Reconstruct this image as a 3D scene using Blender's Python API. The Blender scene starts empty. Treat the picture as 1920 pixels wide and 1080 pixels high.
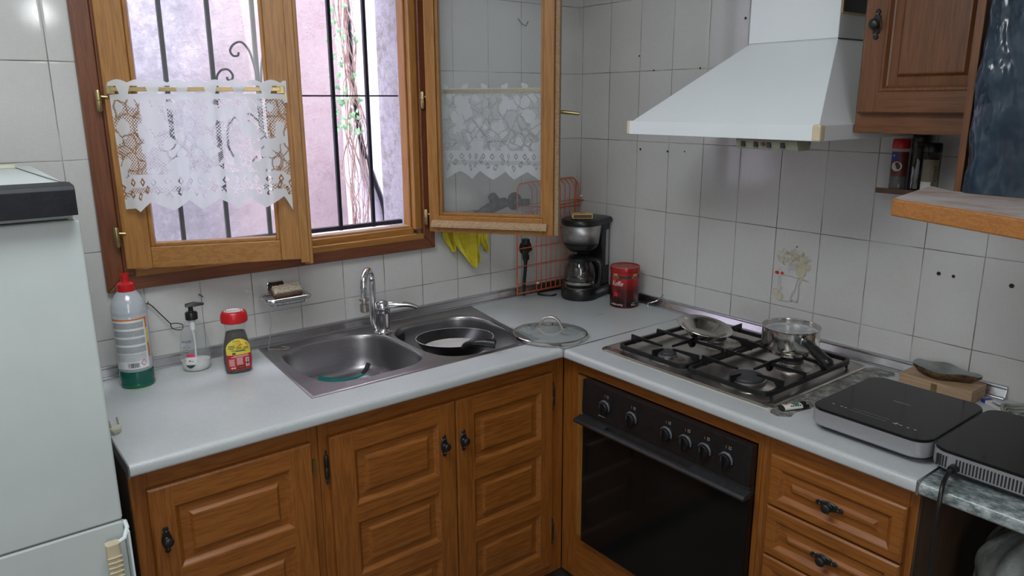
import bpy, bmesh, math, random
from mathutils import Vector, Matrix, noise
random.seed(7)
PI = math.pi
S = bpy.context.scene
C = S.collection

# ------------------------------------------------------------------ camera, world, light, exposure
cam_d = bpy.data.cameras.new('camera'); cam = bpy.data.objects.new('camera', cam_d); C.objects.link(cam)
F_ = Vector((0.59791917, 0.76455876, -0.24071263)); R_ = Vector((0.78696928, -0.61697309, -0.00485296)); U_ = Vector((0.15222359, 0.18653176, 0.9705843))
cam.matrix_world = Matrix(((R_.x, U_.x, -F_.x, -2.1), (R_.y, U_.y, -F_.y, -2.2591), (R_.z, U_.z, -F_.z, 1.6314), (0, 0, 0, 1)))
cam_d.sensor_width = 36; cam_d.lens = 36*1407.45/1920; cam_d.clip_start = 0.05
S.camera = cam
S.view_settings.view_transform = 'Standard'; S.view_settings.look = 'None'; S.view_settings.gamma = 1
S.view_settings.use_curve_mapping = False; S.view_settings.exposure = 0.0
W = bpy.data.worlds.new('sky'); S.world = W; W.use_nodes = True
bg = W.node_tree.nodes['Background']; bg.inputs[0].default_value = (0.88, 0.86, 1.0, 1); bg.inputs[1].default_value = 13.5

def light(name, kind, loc, energy, color=(1, 1, 1), size=1, size_y=None, target=None, radius=.05):
    d = bpy.data.lights.new(name, kind); d.energy = energy; d.color = color
    if kind == 'AREA':
        d.size = size
        if size_y: d.shape = 'RECTANGLE'; d.size_y = size_y
    else: d.shadow_soft_size = radius
    o = bpy.data.objects.new(name, d); C.objects.link(o); o.location = loc
    if target: o.rotation_euler = (Vector(target)-Vector(loc)).to_track_quat('-Z', 'Y').to_euler()
    return o
light('rear_fill', 'AREA', (-2.5, -3.4, 1.8), 19, (0.98, 0.98, 1.0), 0.9, 1.9, target=(-1.2, 0, 1.25))  # added fill from behind the camera; the south wall has no opening
light('ceiling_soft_fill', 'AREA', (-1.9, -1.3, 2.5), 19, (0.91, 0.97, 1.0), 0.8, 0.8, target=(-1.75, -1.0, 0))  # soft fill added under the ceiling, no lamp fitting goes with it
light('pendant_bulb', 'POINT', (-1.58, -1.75, 2.02), 2, (0.95, 0.98, 1.0), radius=.035)

# ------------------------------------------------------------------ materials
def nt(name):
    m = bpy.data.materials.new(name); m.use_nodes = True; t = m.node_tree; b = t.nodes['Principled BSDF']
    return m, t, b
def N(t, k, **kw):
    n = t.nodes.new(k)
    for a, v in kw.items(): setattr(n, a, v)
    return n
def ramp(t, fac, stops):
    r = N(t, 'ShaderNodeValToRGB'); t.links.new(fac, r.inputs[0]); e = r.color_ramp.elements
    while len(e) < len(stops): e.new(.5)
    for i, (p, c) in enumerate(stops): e[i].position = p; e[i].color = (*c, 1) if len(c) == 3 else c
    return r.outputs[0]
def mth(t, op, a, b=None, c=None, clamp=False):
    n = N(t, 'ShaderNodeMath', operation=op); n.use_clamp = clamp
    for i, v in enumerate((a, b, c)):
        if v is None: continue
        if isinstance(v, (int, float)): n.inputs[i].default_value = v
        else: t.links.new(v, n.inputs[i])
    return n.outputs[0]
def mix(t, f, a, b):
    n = N(t, 'ShaderNodeMix', data_type='RGBA')
    for s, v in ((n.inputs[0], f), (n.inputs[6], a), (n.inputs[7], b)):
        if isinstance(v, (int, float)): s.default_value = v
        elif isinstance(v, tuple): s.default_value = (*v, 1) if len(v) == 3 else v
        else: t.links.new(v, s)
    return n.outputs[2]
def coords(t, scale=(1, 1, 1), kind='Object', rot=(0, 0, 0)):
    c = N(t, 'ShaderNodeTexCoord'); m = N(t, 'ShaderNodeMapping'); t.links.new(c.outputs[kind], m.inputs[0]); m.inputs['Scale'].default_value = scale
    m.inputs['Rotation'].default_value = rot
    return m.outputs[0]
def noi(t, vec, scale, detail=4, rough=.55, out=0):
    n = N(t, 'ShaderNodeTexNoise'); n.inputs['Scale'].default_value = scale; n.inputs['Detail'].default_value = detail; n.inputs['Roughness'].default_value = rough
    t.links.new(vec, n.inputs['Vector']); return n.outputs[out]
def bump(t, b, h, st, dist=.01):
    n = N(t, 'ShaderNodeBump'); n.inputs['Strength'].default_value = st; n.inputs['Distance'].default_value = dist
    t.links.new(h, n.inputs['Height']); t.links.new(n.outputs[0], b.inputs['Normal'])
def pm(name, col, rough=.5, metal=0, noise_s=0, var=.12, bmp=0, bscale=None, coat=0, spec=None):
    m, t, b = nt(name)
    b.inputs['Base Color'].default_value = (*col, 1); b.inputs['Roughness'].default_value = rough; b.inputs['Metallic'].default_value = metal
    if coat: b.inputs['Coat Weight'].default_value = coat; b.inputs['Coat Roughness'].default_value = .1
    if spec is not None: b.inputs['Specular IOR Level'].default_value = spec
    v = coords(t)
    f = noi(t, v, noise_s or 30)
    lo = tuple(max(0, c*(1-var)) for c in col); hi = tuple(min(1, c*(1+var)) for c in col)
    t.links.new(ramp(t, f, [(.3, lo), (.7, hi)]), b.inputs['Base Color'])
    t.links.new(mth(t, 'MULTIPLY_ADD', f, .14, rough-.07, clamp=True), b.inputs['Roughness'])
    if bmp: bump(t, b, noi(t, v, bscale or 60), bmp)
    return m
def glassy(name, tint=(1, 1, 1), op=.06, colr=(.8, .85, .85), gl=.08, rough=.02, dirt=0, dcol=(.7, .72, .74)):
    """thin clear sheet: mostly see-through, a little milky body, fresnel gloss on top"""
    m, t, b = nt(name); t.nodes.remove(b); out = t.nodes['Material Output']
    tr = N(t, 'ShaderNodeBsdfTransparent'); tr.inputs[0].default_value = (*tint, 1)
    df = N(t, 'ShaderNodeBsdfDiffuse'); df.inputs[0].default_value = (*colr, 1)
    gs = N(t, 'ShaderNodeBsdfGlossy'); gs.inputs['Roughness'].default_value = rough
    m1 = N(t, 'ShaderNodeMixShader'); t.links.new(tr.outputs[0], m1.inputs[1]); t.links.new(df.outputs[0], m1.inputs[2])
    v = coords(t); f = noi(t, v, 9 if dirt else 20, 5)
    t.links.new(mth(t, 'MULTIPLY_ADD', f, dirt or op*.5, op if not dirt else op-.5*dirt, clamp=True), m1.inputs[0])
    fr = N(t, 'ShaderNodeLayerWeight'); fr.inputs[0].default_value = .5
    m2 = N(t, 'ShaderNodeMixShader'); t.links.new(mth(t, 'MULTIPLY_ADD', mth(t, 'POWER', fr.outputs[1], 5), .75, gl, clamp=True), m2.inputs[0])
    t.links.new(m1.outputs[0], m2.inputs[1]); t.links.new(gs.outputs[0], m2.inputs[2]); t.links.new(m2.outputs[0], out.inputs[0])
    return m

def tile_mat(name, axis, off, w, zoff, h, extra=None):
    m, t, b = nt(name); g = N(t, 'ShaderNodeNewGeometry'); sp = N(t, 'ShaderNodeSeparateXYZ'); t.links.new(g.outputs['Position'], sp.inputs[0])
    nz = N(t, 'ShaderNodeTexNoise'); nz.inputs['Scale'].default_value = 9; t.links.new(g.outputs['Position'], nz.inputs['Vector'])
    wob = mth(t, 'MULTIPLY_ADD', nz.outputs[0], .003, -.0015)
    def line(c, o, per):
        a = mth(t, 'ADD', mth(t, 'SUBTRACT', c, o), wob); f = mth(t, 'FRACT', mth(t, 'DIVIDE', a, per))
        d = mth(t, 'SUBTRACT', .5, mth(t, 'ABSOLUTE', mth(t, 'SUBTRACT', f, .5)))
        return mth(t, 'MULTIPLY', d, per), mth(t, 'FLOOR', mth(t, 'DIVIDE', a, per))
    du, iu = line(sp.outputs[axis], off, w); dz, iz = line(sp.outputs[2], zoff, h)
    d = mth(t, 'MINIMUM', du, dz)
    gw = mth(t, 'SUBTRACT', 1, mth(t, 'DIVIDE', mth(t, 'SUBTRACT', d, .0007), .0009), clamp=True)
    lip = mth(t, 'SUBTRACT', 1, mth(t, 'DIVIDE', d, .006), clamp=True)
    # glaze colour: grey white with a fine linen weave and some greasy patches
    v = N(t, 'ShaderNodeMapping'); t.links.new(g.outputs['Position'], v.inputs[0])
    n1 = noi(t, v.outputs[0], 2.2, 3); n2 = noi(t, v.outputs[0], 260, 2)
    wv = N(t, 'ShaderNodeMapping'); wv.inputs['Scale'].default_value = (40, 40, 900); t.links.new(g.outputs['Position'], wv.inputs[0]); n3 = noi(t, wv.outputs[0], 1, 1)
    wv2 = N(t, 'ShaderNodeMapping'); wv2.inputs['Scale'].default_value = (900, 900, 30); t.links.new(g.outputs['Position'], wv2.inputs[0]); n4 = noi(t, wv2.outputs[0], 1, 1)
    wn = N(t, 'ShaderNodeTexWhiteNoise', noise_dimensions='2D'); cb = N(t, 'ShaderNodeCombineXYZ'); t.links.new(iu, cb.inputs[0]); t.links.new(iz, cb.inputs[1]); t.links.new(cb.outputs[0], wn.inputs['Vector'])
    val = mth(t, 'ADD', mth(t, 'ADD', mth(t, 'MULTIPLY', n1, .5), mth(t, 'MULTIPLY', n3, .3)), mth(t, 'ADD', mth(t, 'MULTIPLY', n4, .3), mth(t, 'MULTIPLY', wn.outputs[0], .12)))
    col = ramp(t, val, [(.35, (.50, .492, .470)), (.85, (.66, .655, .632))])
    gn = noi(t, v.outputs[0], 5, 3)
    gcol = ramp(t, gn, [(.36, (.09, .06, .045)), (.47, (.24, .21, .18)), (.60, (.44, .44, .42))])
    # little specks
    vo = N(t, 'ShaderNodeTexVoronoi'); vo.inputs['Scale'].default_value = 14; t.links.new(g.outputs['Position'], vo.inputs['Vector'])
    sk = mth(t, 'LESS_THAN', vo.outputs['Distance'], .022)
    sk = mth(t, 'MULTIPLY', sk, mth(t, 'GREATER_THAN', n1, .5))
    col = mix(t, mth(t, 'MULTIPLY', sk, .6), col, (.16, .13, .10))
    t.links.new(mix(t, gw, col, gcol), b.inputs['Base Color'])
    t.links.new(mth(t, 'ADD', mth(t, 'MULTIPLY_ADD', n1, .08, .04), mth(t, 'MULTIPLY', gw, .6), clamp=True), b.inputs['Roughness'])
    hgt = mth(t, 'SUBTRACT', mth(t, 'MULTIPLY', mth(t, 'ADD', n3, n4), .03), mth(t, 'ADD', mth(t, 'MULTIPLY', lip, .35), gw))
    big = noi(t, v.outputs[0], 3.5, 1)
    bump(t, b, mth(t, 'ADD', hgt, mth(t, 'MULTIPLY', big, 1.5)), .45, .0016)
    b.inputs['Specular IOR Level'].default_value = .5
    return m
M_tile_win = tile_mat('tile_window_wall', 0, -.436, .152, .995, .247)
M_tile_hob = tile_mat('tile_hob_wall', 1, -.028, .15, .995, .247)

def wood(name, c1, c2, c3, grain='z', scale=1.0, rough=.38, dark=.0, coat=.15, bm=.25):
    """oak: long pores along the grain, cathedral bands, mild colour drift"""
    m, t, b = nt(name)
    s = {'x': (1, 14, 14), 'y': (14, 1, 14), 'z': (14, 14, 1)}[grain]
    s2 = {'x': (1, 30, 30), 'y': (30, 1, 30), 'z': (30, 30, 1)}[grain]
    v = coords(t, tuple(a*scale for a in s)); v2 = coords(t, tuple(a*scale for a in s2)); v0 = coords(t)
    n = noi(t, v, 2.2, 4, .6); pores = noi(t, v2, 9, 5, .7); drift = noi(t, v0, 3, 2)
    rings = mth(t, 'FRACT', mth(t, 'MULTIPLY', n, 7))
    rings = mth(t, 'ABSOLUTE', mth(t, 'SUBTRACT', mth(t, 'MULTIPLY', rings, 2), 1))
    f = mth(t, 'ADD', mth(t, 'MULTIPLY', rings, .35), mth(t, 'ADD', mth(t, 'MULTIPLY', pores, .45), mth(t, 'MULTIPLY', drift, .3)))
    col = ramp(t, f, [(.15, c1), (.55, c2), (1.0, c3)])
    t.links.new(col, b.inputs['Base Color'])
    t.links.new(mth(t, 'MULTIPLY_ADD', pores, .2, rough-.1), b.inputs['Roughness'])
    if coat: b.inputs['Coat Weight'].default_value = coat; b.inputs['Coat Roughness'].default_value = .25
    bump(t, b, mth(t, 'ADD', pores, mth(t, 'MULTIPLY', rings, .3)), bm, .001)
    return m
CAB = ((.15, .044, .006), (.28, .092, .014), (.37, .135, .026))
M_cab = {g: wood('cabinet_oak_'+g, *CAB, grain=g) for g in 'xyz'}
WIN = ((.21, .085, .016), (.34, .148, .030), (.43, .20, .046))
M_win = {g: wood('casement_wood_'+g, *WIN, grain=g, rough=.45) for g in 'xz'}
DRK = ((.09, .026, .010), (.16, .050, .018), (.21, .07, .027))
M_drk = {g: wood('frame_wood_'+g, *DRK, grain=g, rough=.42) for g in 'xz'}
M_weath = wood('weathered_wood', (.20, .115, .05), (.36, .23, .12), (.46, .33, .2), grain='x', rough=.7, coat=0)
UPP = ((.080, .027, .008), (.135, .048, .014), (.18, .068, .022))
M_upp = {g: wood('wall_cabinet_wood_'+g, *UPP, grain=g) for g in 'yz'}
M_inside = wood('cabinet_inside', (.05, .025, .014), (.075, .04, .022), (.10, .055, .03), grain='z', rough=.6, coat=0)
M_pale = wood('pale_box_wood', (.30, .19, .11), (.45, .30, .18), (.52, .37, .24), grain='y', rough=.6, coat=0)
M_shelf = wood('shelf_edge_wood', (.25, .09, .02), (.38, .15, .035), (.47, .21, .06), grain='y', rough=.5, scale=2.2, coat=0)

def counter_mat():
    m, t, b = nt('white_laminate'); v = coords(t); f = noi(t, v, 220, 3); g = noi(t, v, 5, 5, .6)
    col = ramp(t, mth(t, 'MULTIPLY_ADD', f, .5, mth(t, 'MULTIPLY', g, .5)), [(.3, (.49, .52, .525)), (.7, (.61, .635, .635))])
    st = ramp(t, noi(t, v, 17, 6, .7), [(.66, (0, 0, 0)), (.74, (1, 1, 1))])
    t.links.new(mix(t, mth(t, 'MULTIPLY', st, .25), col, (.36, .33, .28)), b.inputs['Base Color'])
    t.links.new(mth(t, 'MULTIPLY_ADD', g, .25, .2), b.inputs['Roughness']); bump(t, b, f, .08, .0006)
    return m
M_count = counter_mat()
def marble_mat():
    m, t, b = nt('green_marble_laminate'); v = coords(t, (1, .55, 1), rot=(0, 0, .5)); f = noi(t, v, 75, 9, .75); g = noi(t, v, 8, 4)
    x = mth(t, 'MULTIPLY_ADD', f, .75, mth(t, 'MULTIPLY', g, .25))
    t.links.new(ramp(t, x, [(.36, (.05, .06, .06)), (.46, (.17, .20, .20)), (.54, (.33, .37, .37)), (.64, (.60, .64, .63))]), b.inputs['Base Color'])
    b.inputs['Roughness'].default_value = .22; return m
M_marble = marble_mat()
def steel(name, col=(.55, .55, .55), rough=.3, ax=None, dirt=0.0, metal=1):
    m, t, b = nt(name); b.inputs['Metallic'].default_value = metal
    s = {'x': (1, 90, 90), 'y': (90, 1, 90), 'z': (90, 90, 1), None: (20, 20, 20)}[ax]
    v = coords(t, s); f = noi(t, v, 6, 4); g = noi(t, coords(t), 11, 6, .65)
    c = ramp(t, f, [(.3, tuple(x*(.85 if ax else .95) for x in col)), (.7, tuple(min(1, x*1.08) for x in col))])
    if dirt:
        k = ramp(t, g, [(.45, (0, 0, 0)), (.7, (1, 1, 1))]); c = mix(t, mth(t, 'MULTIPLY', k, dirt), c, (.12, .085, .055))
    t.links.new(c, b.inputs['Base Color'])
    t.links.new(mth(t, 'ADD', mth(t, 'MULTIPLY_ADD', f, .12 if ax else .03, rough-(.06 if ax else .015)), mth(t, 'MULTIPLY', g, .15 if dirt else .03), clamp=True), b.inputs['Roughness'])
    return m
M_sink = steel('sink_steel', (.43, .42, .43), .25, 'x', dirt=.10)
M_hob = steel('hob_steel', (.56, .52, .48), .24, 'y', dirt=.32)
M_chrome = steel('chrome', (.72, .72, .74), .09)
M_strip = steel('aluminium_trim', (.62, .62, .64), .22)
M_brush = steel('brushed_steel', (.46, .455, .45), .40)
M_pan = steel('polished_pan_steel', (.62, .60, .57), .13)
M_brass = steel('old_brass', (.42, .33, .16), .35)
M_iron = steel('black_iron', (.035, .034, .033), .38, metal=.6)
M_silver = pm('silver_paint', (.42, .42, .44), .38, .5, 200, .05)
M_white = pm('white_enamel', (.76, .80, .81), .32, 0, 8, .01)
M_cream = pm('cream_plastic', (.62, .53, .36), .4, 0, 30, .08)
M_fridge = pm('fridge_white', (.58, .63, .615), .42, 0, 6, .04, .03, 350)
M_yelw = pm('yellowed_plastic', (.62, .62, .48), .45, 0, 20, .08)
M_black = pm('black_plastic', (.012, .012, .013), .3, 0, 40, .2)
M_blackm = pm('matt_black', (.02, .02, .021), .55, 0, 60, .2, .15, 200)
M_navy = pm('black_vinyl', (.010, .011, .015), .5, 0, 12, .4, .2, 20, spec=.3)
M_cglass = pm('black_glass', (.008, .008, .008), .10, 0, 3, .3, spec=.28)
M_grate = pm('black_enamel_iron', (.008, .008, .009), .38, 0, 60, .3, .15, 120, spec=.35)
M_cap = pm('burner_cap', (.035, .036, .04), .5, 0, 90, .3)
M_red = pm('red_plastic', (.55, .012, .015), .3, 0, 10, .08)
M_orange = pm('orange_plastic_wire', (.62, .12, .035), .4, 0, 60, .15)
M_yellow = pm('yellow_cloth', (.82, .70, .05), .85, 0, 25, .15, .6, 300)
M_teal = pm('teal_plastic', (.005, .20, .20), .35)
M_offw = pm('off_white', (.74, .73, .69), .6, 0, 60, .06)
M_pwhite = pm('pan_inside', (.58, .56, .52), .25, 0, 16, .08)
M_iron_out = pm('painted_grille_iron', (.012, .013, .022), .45, .2, 80, .5)
M_lead = pm('grey_lead_pipe', (.10, .105, .10), .55, .4, 40, .4, .6, 60)
M_ring = pm('worn_grey_ring', (.10, .105, .12), .45, .3, 60, .3)
M_darkb = pm('dark_bronze', (.05, .042, .03), .35, .6, 50, .4)
M_bristle = pm('cream_bristle', (.72, .66, .50), .8, 0, 80, .15)
M_bristle2 = pm('yellow_bristle', (.40, .30, .12), .8, 0, 80, .3)
M_brown = pm('brown_wood', (.11, .055, .03), .5, 0, 50, .3)
M_coffee = pm('ground_coffee', (.028, .015, .011), .8, 0, 300, .5, .5, 400)
M_clear = glassy('clear_plastic', tint=(.97, .98, .98), op=.08, colr=(.8, .82, .84), gl=.02, rough=.08)
M_milky = glassy('milky_plastic', op=.42, colr=(.70, .76, .82), gl=.10, rough=.15)
M_green = pm('green_liquid', (.006, .10, .075), .12, 0, 10, .1)
M_green2 = pm('green_liquid_base', (.006, .15, .06), .12, 0, 10, .1)
M_glassj = glassy('jar_glass', op=.05, gl=.05)
M_lidglass = glassy('lid_glass', tint=(.86, .90, .88), op=.05, gl=.16, rough=.03)
M_smoke = glassy('coffee_pot_glass', tint=(.55, .53, .52), op=.04, gl=.12, colr=(.2, .18, .17))
M_pane = glassy('window_pane', tint=(.97, .98, .98), op=.06, gl=.04, dirt=.06, colr=(.66, .66, .68))
M_cream_p = pm('label_white', (.72, .73, .73), .5)
M_lblgrey = pm('print_grey', (.36, .38, .39), .5, 0, 700, .35)
M_ink = pm('print_black', (.03, .03, .035), .5)
M_blue = pm('print_blue', (.02, .04, .28), .4)
M_lyel = pm('label_yellow', (.75, .60, .06), .45)
M_lred = pm('label_red', (.50, .012, .02), .45)
M_lorg = pm('label_orange', (.70, .17, .02), .45)
M_pink = pm('label_pink', (.75, .03, .12), .45)
M_lgreen = pm('print_green', (.05, .10, .05), .5)
M_tin = pm('red_tin', (.36, .014, .016), .25, .2, 10, .1)
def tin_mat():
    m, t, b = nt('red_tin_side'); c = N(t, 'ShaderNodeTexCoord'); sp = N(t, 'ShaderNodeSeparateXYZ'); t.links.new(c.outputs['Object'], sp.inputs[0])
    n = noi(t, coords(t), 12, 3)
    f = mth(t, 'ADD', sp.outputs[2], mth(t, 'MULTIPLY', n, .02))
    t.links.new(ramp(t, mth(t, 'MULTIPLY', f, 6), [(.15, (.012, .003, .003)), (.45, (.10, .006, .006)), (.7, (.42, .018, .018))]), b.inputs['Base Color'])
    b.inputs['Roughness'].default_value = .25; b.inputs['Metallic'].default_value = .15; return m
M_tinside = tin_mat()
M_gold = pm('print_gold', (.50, .33, .10), .4)
M_mlk = pm('grey_milk_skin', (.42, .43, .44), .35, 0, 40, .2, .4, 60)
M_mbox = pm('matchbox_card', (.66, .52, .22), .55)
M_cherry = pm('painted_cherry', (.45, .03, .02), .3); M_draw = pm('painted_outline', (.42, .36, .27), .3, 0, 60, .3); M_pear = pm('painted_pear', (.50, .46, .33), .3)
M_leafp = pm('painted_leaf', (.47, .46, .36), .3); M_lilac = pm('painted_grey', (.40, .39, .40), .3)
M_stone = pm('soapstone', (.20, .215, .20), .4, 0, 14, .35, .3, 30); M_bark = pm('rough_stone_rim', (.10, .06, .025), .8, 0, 60, .6, 1.0, 70)
M_cable = pm('pale_cable', (.30, .32, .27), .5); M_bin = pm('clear_bag_plastic', (.30, .33, .31), .3, 0, 12, .5, 1.0, 14)
M_spice = pm('spice_red', (.12, .02, .015), .4); M_dsp = pm('pepper', (.05, .045, .04), .6, 0, 300, .5); M_slabel = pm('spice_label', (.25, .22, .15), .5)
M_concrete = pm('floor_tile', (.20, .16, .13), .4, 0, 5, .2)
M_plaster_in = pm('painted_plaster', (.62, .64, .64), .7, 0, 4, .05)
M_leaf = pm('ivy_leaf', (.20, .42, .20), .5, 0, 40, .3); M_stem = pm('dry_stem', (.33, .23, .20), .8, 0, 40, .4)

def stucco(name, c1, c2, cdark, sc=18, st=.9, mixx=False):
    m, t, b = nt(name); v = coords(t, kind='Object'); a = noi(t, v, 2.6, 8, .65); g = noi(t, v, sc, 10, .75)
    col = ramp(t, mth(t, 'MULTIPLY_ADD', a, .6, mth(t, 'MULTIPLY', g, .4)), [(.33, cdark), (.46, c1), (.66, c2)])
    vo = N(t, 'ShaderNodeTexVoronoi', feature='DISTANCE_TO_EDGE'); vo.inputs['Scale'].default_value = 2.4
    dist = N(t, 'ShaderNodeVectorMath', operation='ADD'); nn = N(t, 'ShaderNodeTexNoise'); nn.inputs['Scale'].default_value = 3.5; nn.inputs['Detail'].default_value = 6; t.links.new(v, nn.inputs['Vector'])
    t.links.new(v, dist.inputs[0]); t.links.new(nn.outputs['Color'], dist.inputs[1]); t.links.new(dist.outputs[0], vo.inputs['Vector'])
    if mixx:
        sp = N(t, 'ShaderNodeSeparateXYZ'); t.links.new(v, sp.inputs[0])
        k = mth(t, 'MULTIPLY_ADD', mth(t, 'ADD', sp.outputs[0], mth(t, 'MULTIPLY', a, .5)), 4.0, 3.9, clamp=True)
        c2_ = ramp(t, mth(t, 'MULTIPLY_ADD', a, .5, mth(t, 'MULTIPLY', g, .5)), [(.36, (.34, .31, .34)), (.5, (.50, .47, .52)), (.60, (.74, .71, .77))])
        col = mix(t, k, c2_, col)
    cr = mth(t, 'LESS_THAN', vo.outputs[0], .006)
    t.links.new(mix(t, mth(t, 'MULTIPLY', cr, .35), col, cdark), b.inputs['Base Color']); b.inputs['Roughness'].default_value = .9
    bump(t, b, g, st, .02); return m
M_pinkw = stucco('pink_stucco', (.80, .64, .65), (.88, .77, .78), (.66, .46, .44), 26, 1.5, True)
M_lilacw = stucco('lilac_render', (.82, .80, .88), (.90, .88, .95), (.62, .60, .66), 30, 1.0)
M_revealm = stucco('reveal_plaster', (.62, .59, .67), (.80, .77, .86), (.26, .22, .20), 34, 1.3)

def lace_mat():
    """white cotton lace: net ground with holes, solid leaf shapes, rows of diamonds; uses the UV laid out in metres"""
    m, t, b = nt('white_lace'); t.nodes.remove(b); out = t.nodes['Material Output']
    uv = N(t, 'ShaderNodeTexCoord'); sp = N(t, 'ShaderNodeSeparateXYZ'); t.links.new(uv.outputs['UV'], sp.inputs[0]); u, v = sp.outputs[0], sp.outputs[1]
    def tri(x, per):   # 0 at cell centre .. 1 at edges
        return mth(t, 'ABSOLUTE', mth(t, 'MULTIPLY_ADD', mth(t, 'FRACT', mth(t, 'DIVIDE', x, per)), 2, -1))
    # fine diagonal net
    a = tri(mth(t, 'ADD', u, v), .0085); c = tri(mth(t, 'SUBTRACT', u, v), .0085)
    net = mth(t, 'GREATER_THAN', mth(t, 'MAXIMUM', a, c), .62)
    # motifs: big leaves / flowers
    w = N(t, 'ShaderNodeTexNoise'); w.inputs['Scale'].default_value = 14; w.inputs['Detail'].default_value = 2; t.links.new(uv.outputs['UV'], w.inputs['Vector'])
    vm = N(t, 'ShaderNodeVectorMath', operation='MULTIPLY_ADD'); t.links.new(w.outputs['Color'], vm.inputs[0]); vm.inputs[1].default_value = (.05, .05, 0); t.links.new(uv.outputs['UV'], vm.inputs[2])
    vo = N(t, 'ShaderNodeTexVoronoi'); vo.inputs['Scale'].default_value = 11; t.links.new(vm.outputs[0], vo.inputs['Vector'])
    ve = N(t, 'ShaderNodeTexVoronoi', feature='DISTANCE_TO_EDGE'); ve.inputs['Scale'].default_value = 38; t.links.new(vm.outputs[0], ve.inputs['Vector'])
    bl = N(t, 'ShaderNodeTexNoise'); bl.inputs['Scale'].default_value = 13; bl.inputs['Detail'].default_value = .5; t.links.new(uv.outputs['UV'], bl.inputs['Vector'])
    vo.inputs['Scale'].default_value = 26
    petals = mth(t, 'LESS_THAN', vo.outputs['Distance'], mth(t, 'MULTIPLY_ADD', bl.outputs[0], .9, .02))
    big = mth(t, 'GREATER_THAN', bl.outputs[0], .56)
    solid = mth(t, 'MAXIMUM', petals, big)
    ve.inputs['Scale'].default_value = 26
    veins = mth(t, 'MULTIPLY', mth(t, 'LESS_THAN', ve.outputs[0], .045), mth(t, 'MULTIPLY', mth(t, 'GREATER_THAN', tri(mth(t, 'ADD', u, v), .006), .3), mth(t, 'LESS_THAN', bl.outputs[0], .60)))
    body = mth(t, 'SUBTRACT', mth(t, 'MAXIMUM', net, solid), veins, clamp=True)
    # bands measured from the hem (v=0 at lowest point)
    def band(lo, hi): return mth(t, 'MULTIPLY', mth(t, 'GREATER_THAN', v, lo), mth(t, 'LESS_THAN', v, hi))
    def diamonds(v0, perx, r1, r2, zig=0):
        vv = mth(t, 'SUBTRACT', v, v0)
        if zig: vv = mth(t, 'ADD', vv, mth(t, 'MULTIPLY', tri(u, zig), -.03))
        d = mth(t, 'ADD', mth(t, 'MULTIPLY', tri(mth(t, 'ADD', u, perx/2), perx), perx/2), mth(t, 'MULTIPLY', mth(t, 'ABSOLUTE', vv), .7))
        d = mth(t, 'SUBTRACT', perx/2, mth(t, 'SUBTRACT', perx/2, d))
        return mth(t, 'MULTIPLY', mth(t, 'LESS_THAN', d, r1), mth(t, 'GREATER_THAN', d, r2))
    d1 = diamonds(.078, .032, .0085, .004); d2 = diamonds(.036, .026, .0085, .004, zig=.09)
    hemnet = mth(t, 'MULTIPLY', band(.050, .064), mth(t, 'SUBTRACT', 1, net))
    hem = mth(t, 'SUBTRACT', mth(t, 'SUBTRACT', mth(t, 'SUBTRACT', 1, d1), d2), hemnet, clamp=True)
    ishem = mth(t, 'LESS_THAN', v, .098)
    top = mth(t, 'GREATER_THAN', v, .290)
    gaps = mth(t, 'MULTIPLY', band(.304, .324), mth(t, 'GREATER_THAN', mth(t, 'SUBTRACT', tri(u, .078), mth(t, 'MULTIPLY', mth(t, 'SUBTRACT', v, .304), 9)), .30))
    dt = mth(t, 'MAXIMUM', gaps, mth(t, 'MULTIPLY', diamonds(.314, .078, .012, .007), mth(t, 'LESS_THAN', tri(u, .078), .4)))
    al = mth(t, 'ADD', mth(t, 'MULTIPLY', ishem, hem), mth(t, 'MULTIPLY', mth(t, 'SUBTRACT', 1, ishem), body))
    al = mth(t, 'MAXIMUM', al, top); al = mth(t, 'SUBTRACT', al, dt, clamp=True)
    al = mth(t, 'MULTIPLY', al, .90)
    tr = N(t, 'ShaderNodeBsdfTransparent'); df = N(t, 'ShaderNodeBsdfDiffuse'); df.inputs[0].default_value = (.88, .90, .93, 1)
    tl = N(t, 'ShaderNodeBsdfTranslucent'); tl.inputs[0].default_value = (.86, .88, .95, 1)
    m0 = N(t, 'ShaderNodeMixShader'); m0.inputs[0].default_value = .4; t.links.new(df.outputs[0], m0.inputs[1]); t.links.new(tl.outputs[0], m0.inputs[2])
    m1 = N(t, 'ShaderNodeMixShader'); t.links.new(al, m1.inputs[0]); t.links.new(tr.outputs[0], m1.inputs[1]); t.links.new(m0.outputs[0], m1.inputs[2]); t.links.new(m1.outputs[0], out.inputs[0])
    return m
M_lace = lace_mat()
def bag_mat():
    m, t, b = nt('blue_film'); v = coords(t, (1, 1, .5), rot=(.5, 0, 0)); f = noi(t, v, 12, 3, .5)
    t.links.new(ramp(t, f, [(.35, (.004, .014, .030)), (.7, (.010, .035, .062))]), b.inputs['Base Color']); b.inputs['Roughness'].default_value = .16
    b.inputs['Specular IOR Level'].default_value = .8; sp = N(t, 'ShaderNodeSeparateXYZ'); t.links.new(coords(t), sp.inputs[0]); k = mth(t, 'MULTIPLY_ADD', sp.outputs[1], 9, -.25, clamp=True); k = mth(t, 'MULTIPLY_ADD', k, .9, .08)
    bump(t, b, mth(t, 'MULTIPLY', mth(t, 'ADD', f, mth(t, 'MULTIPLY', noi(t, v, 22, 1), .2)), k), 1.0, .035); return m
M_bluebag = bag_mat()

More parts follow.
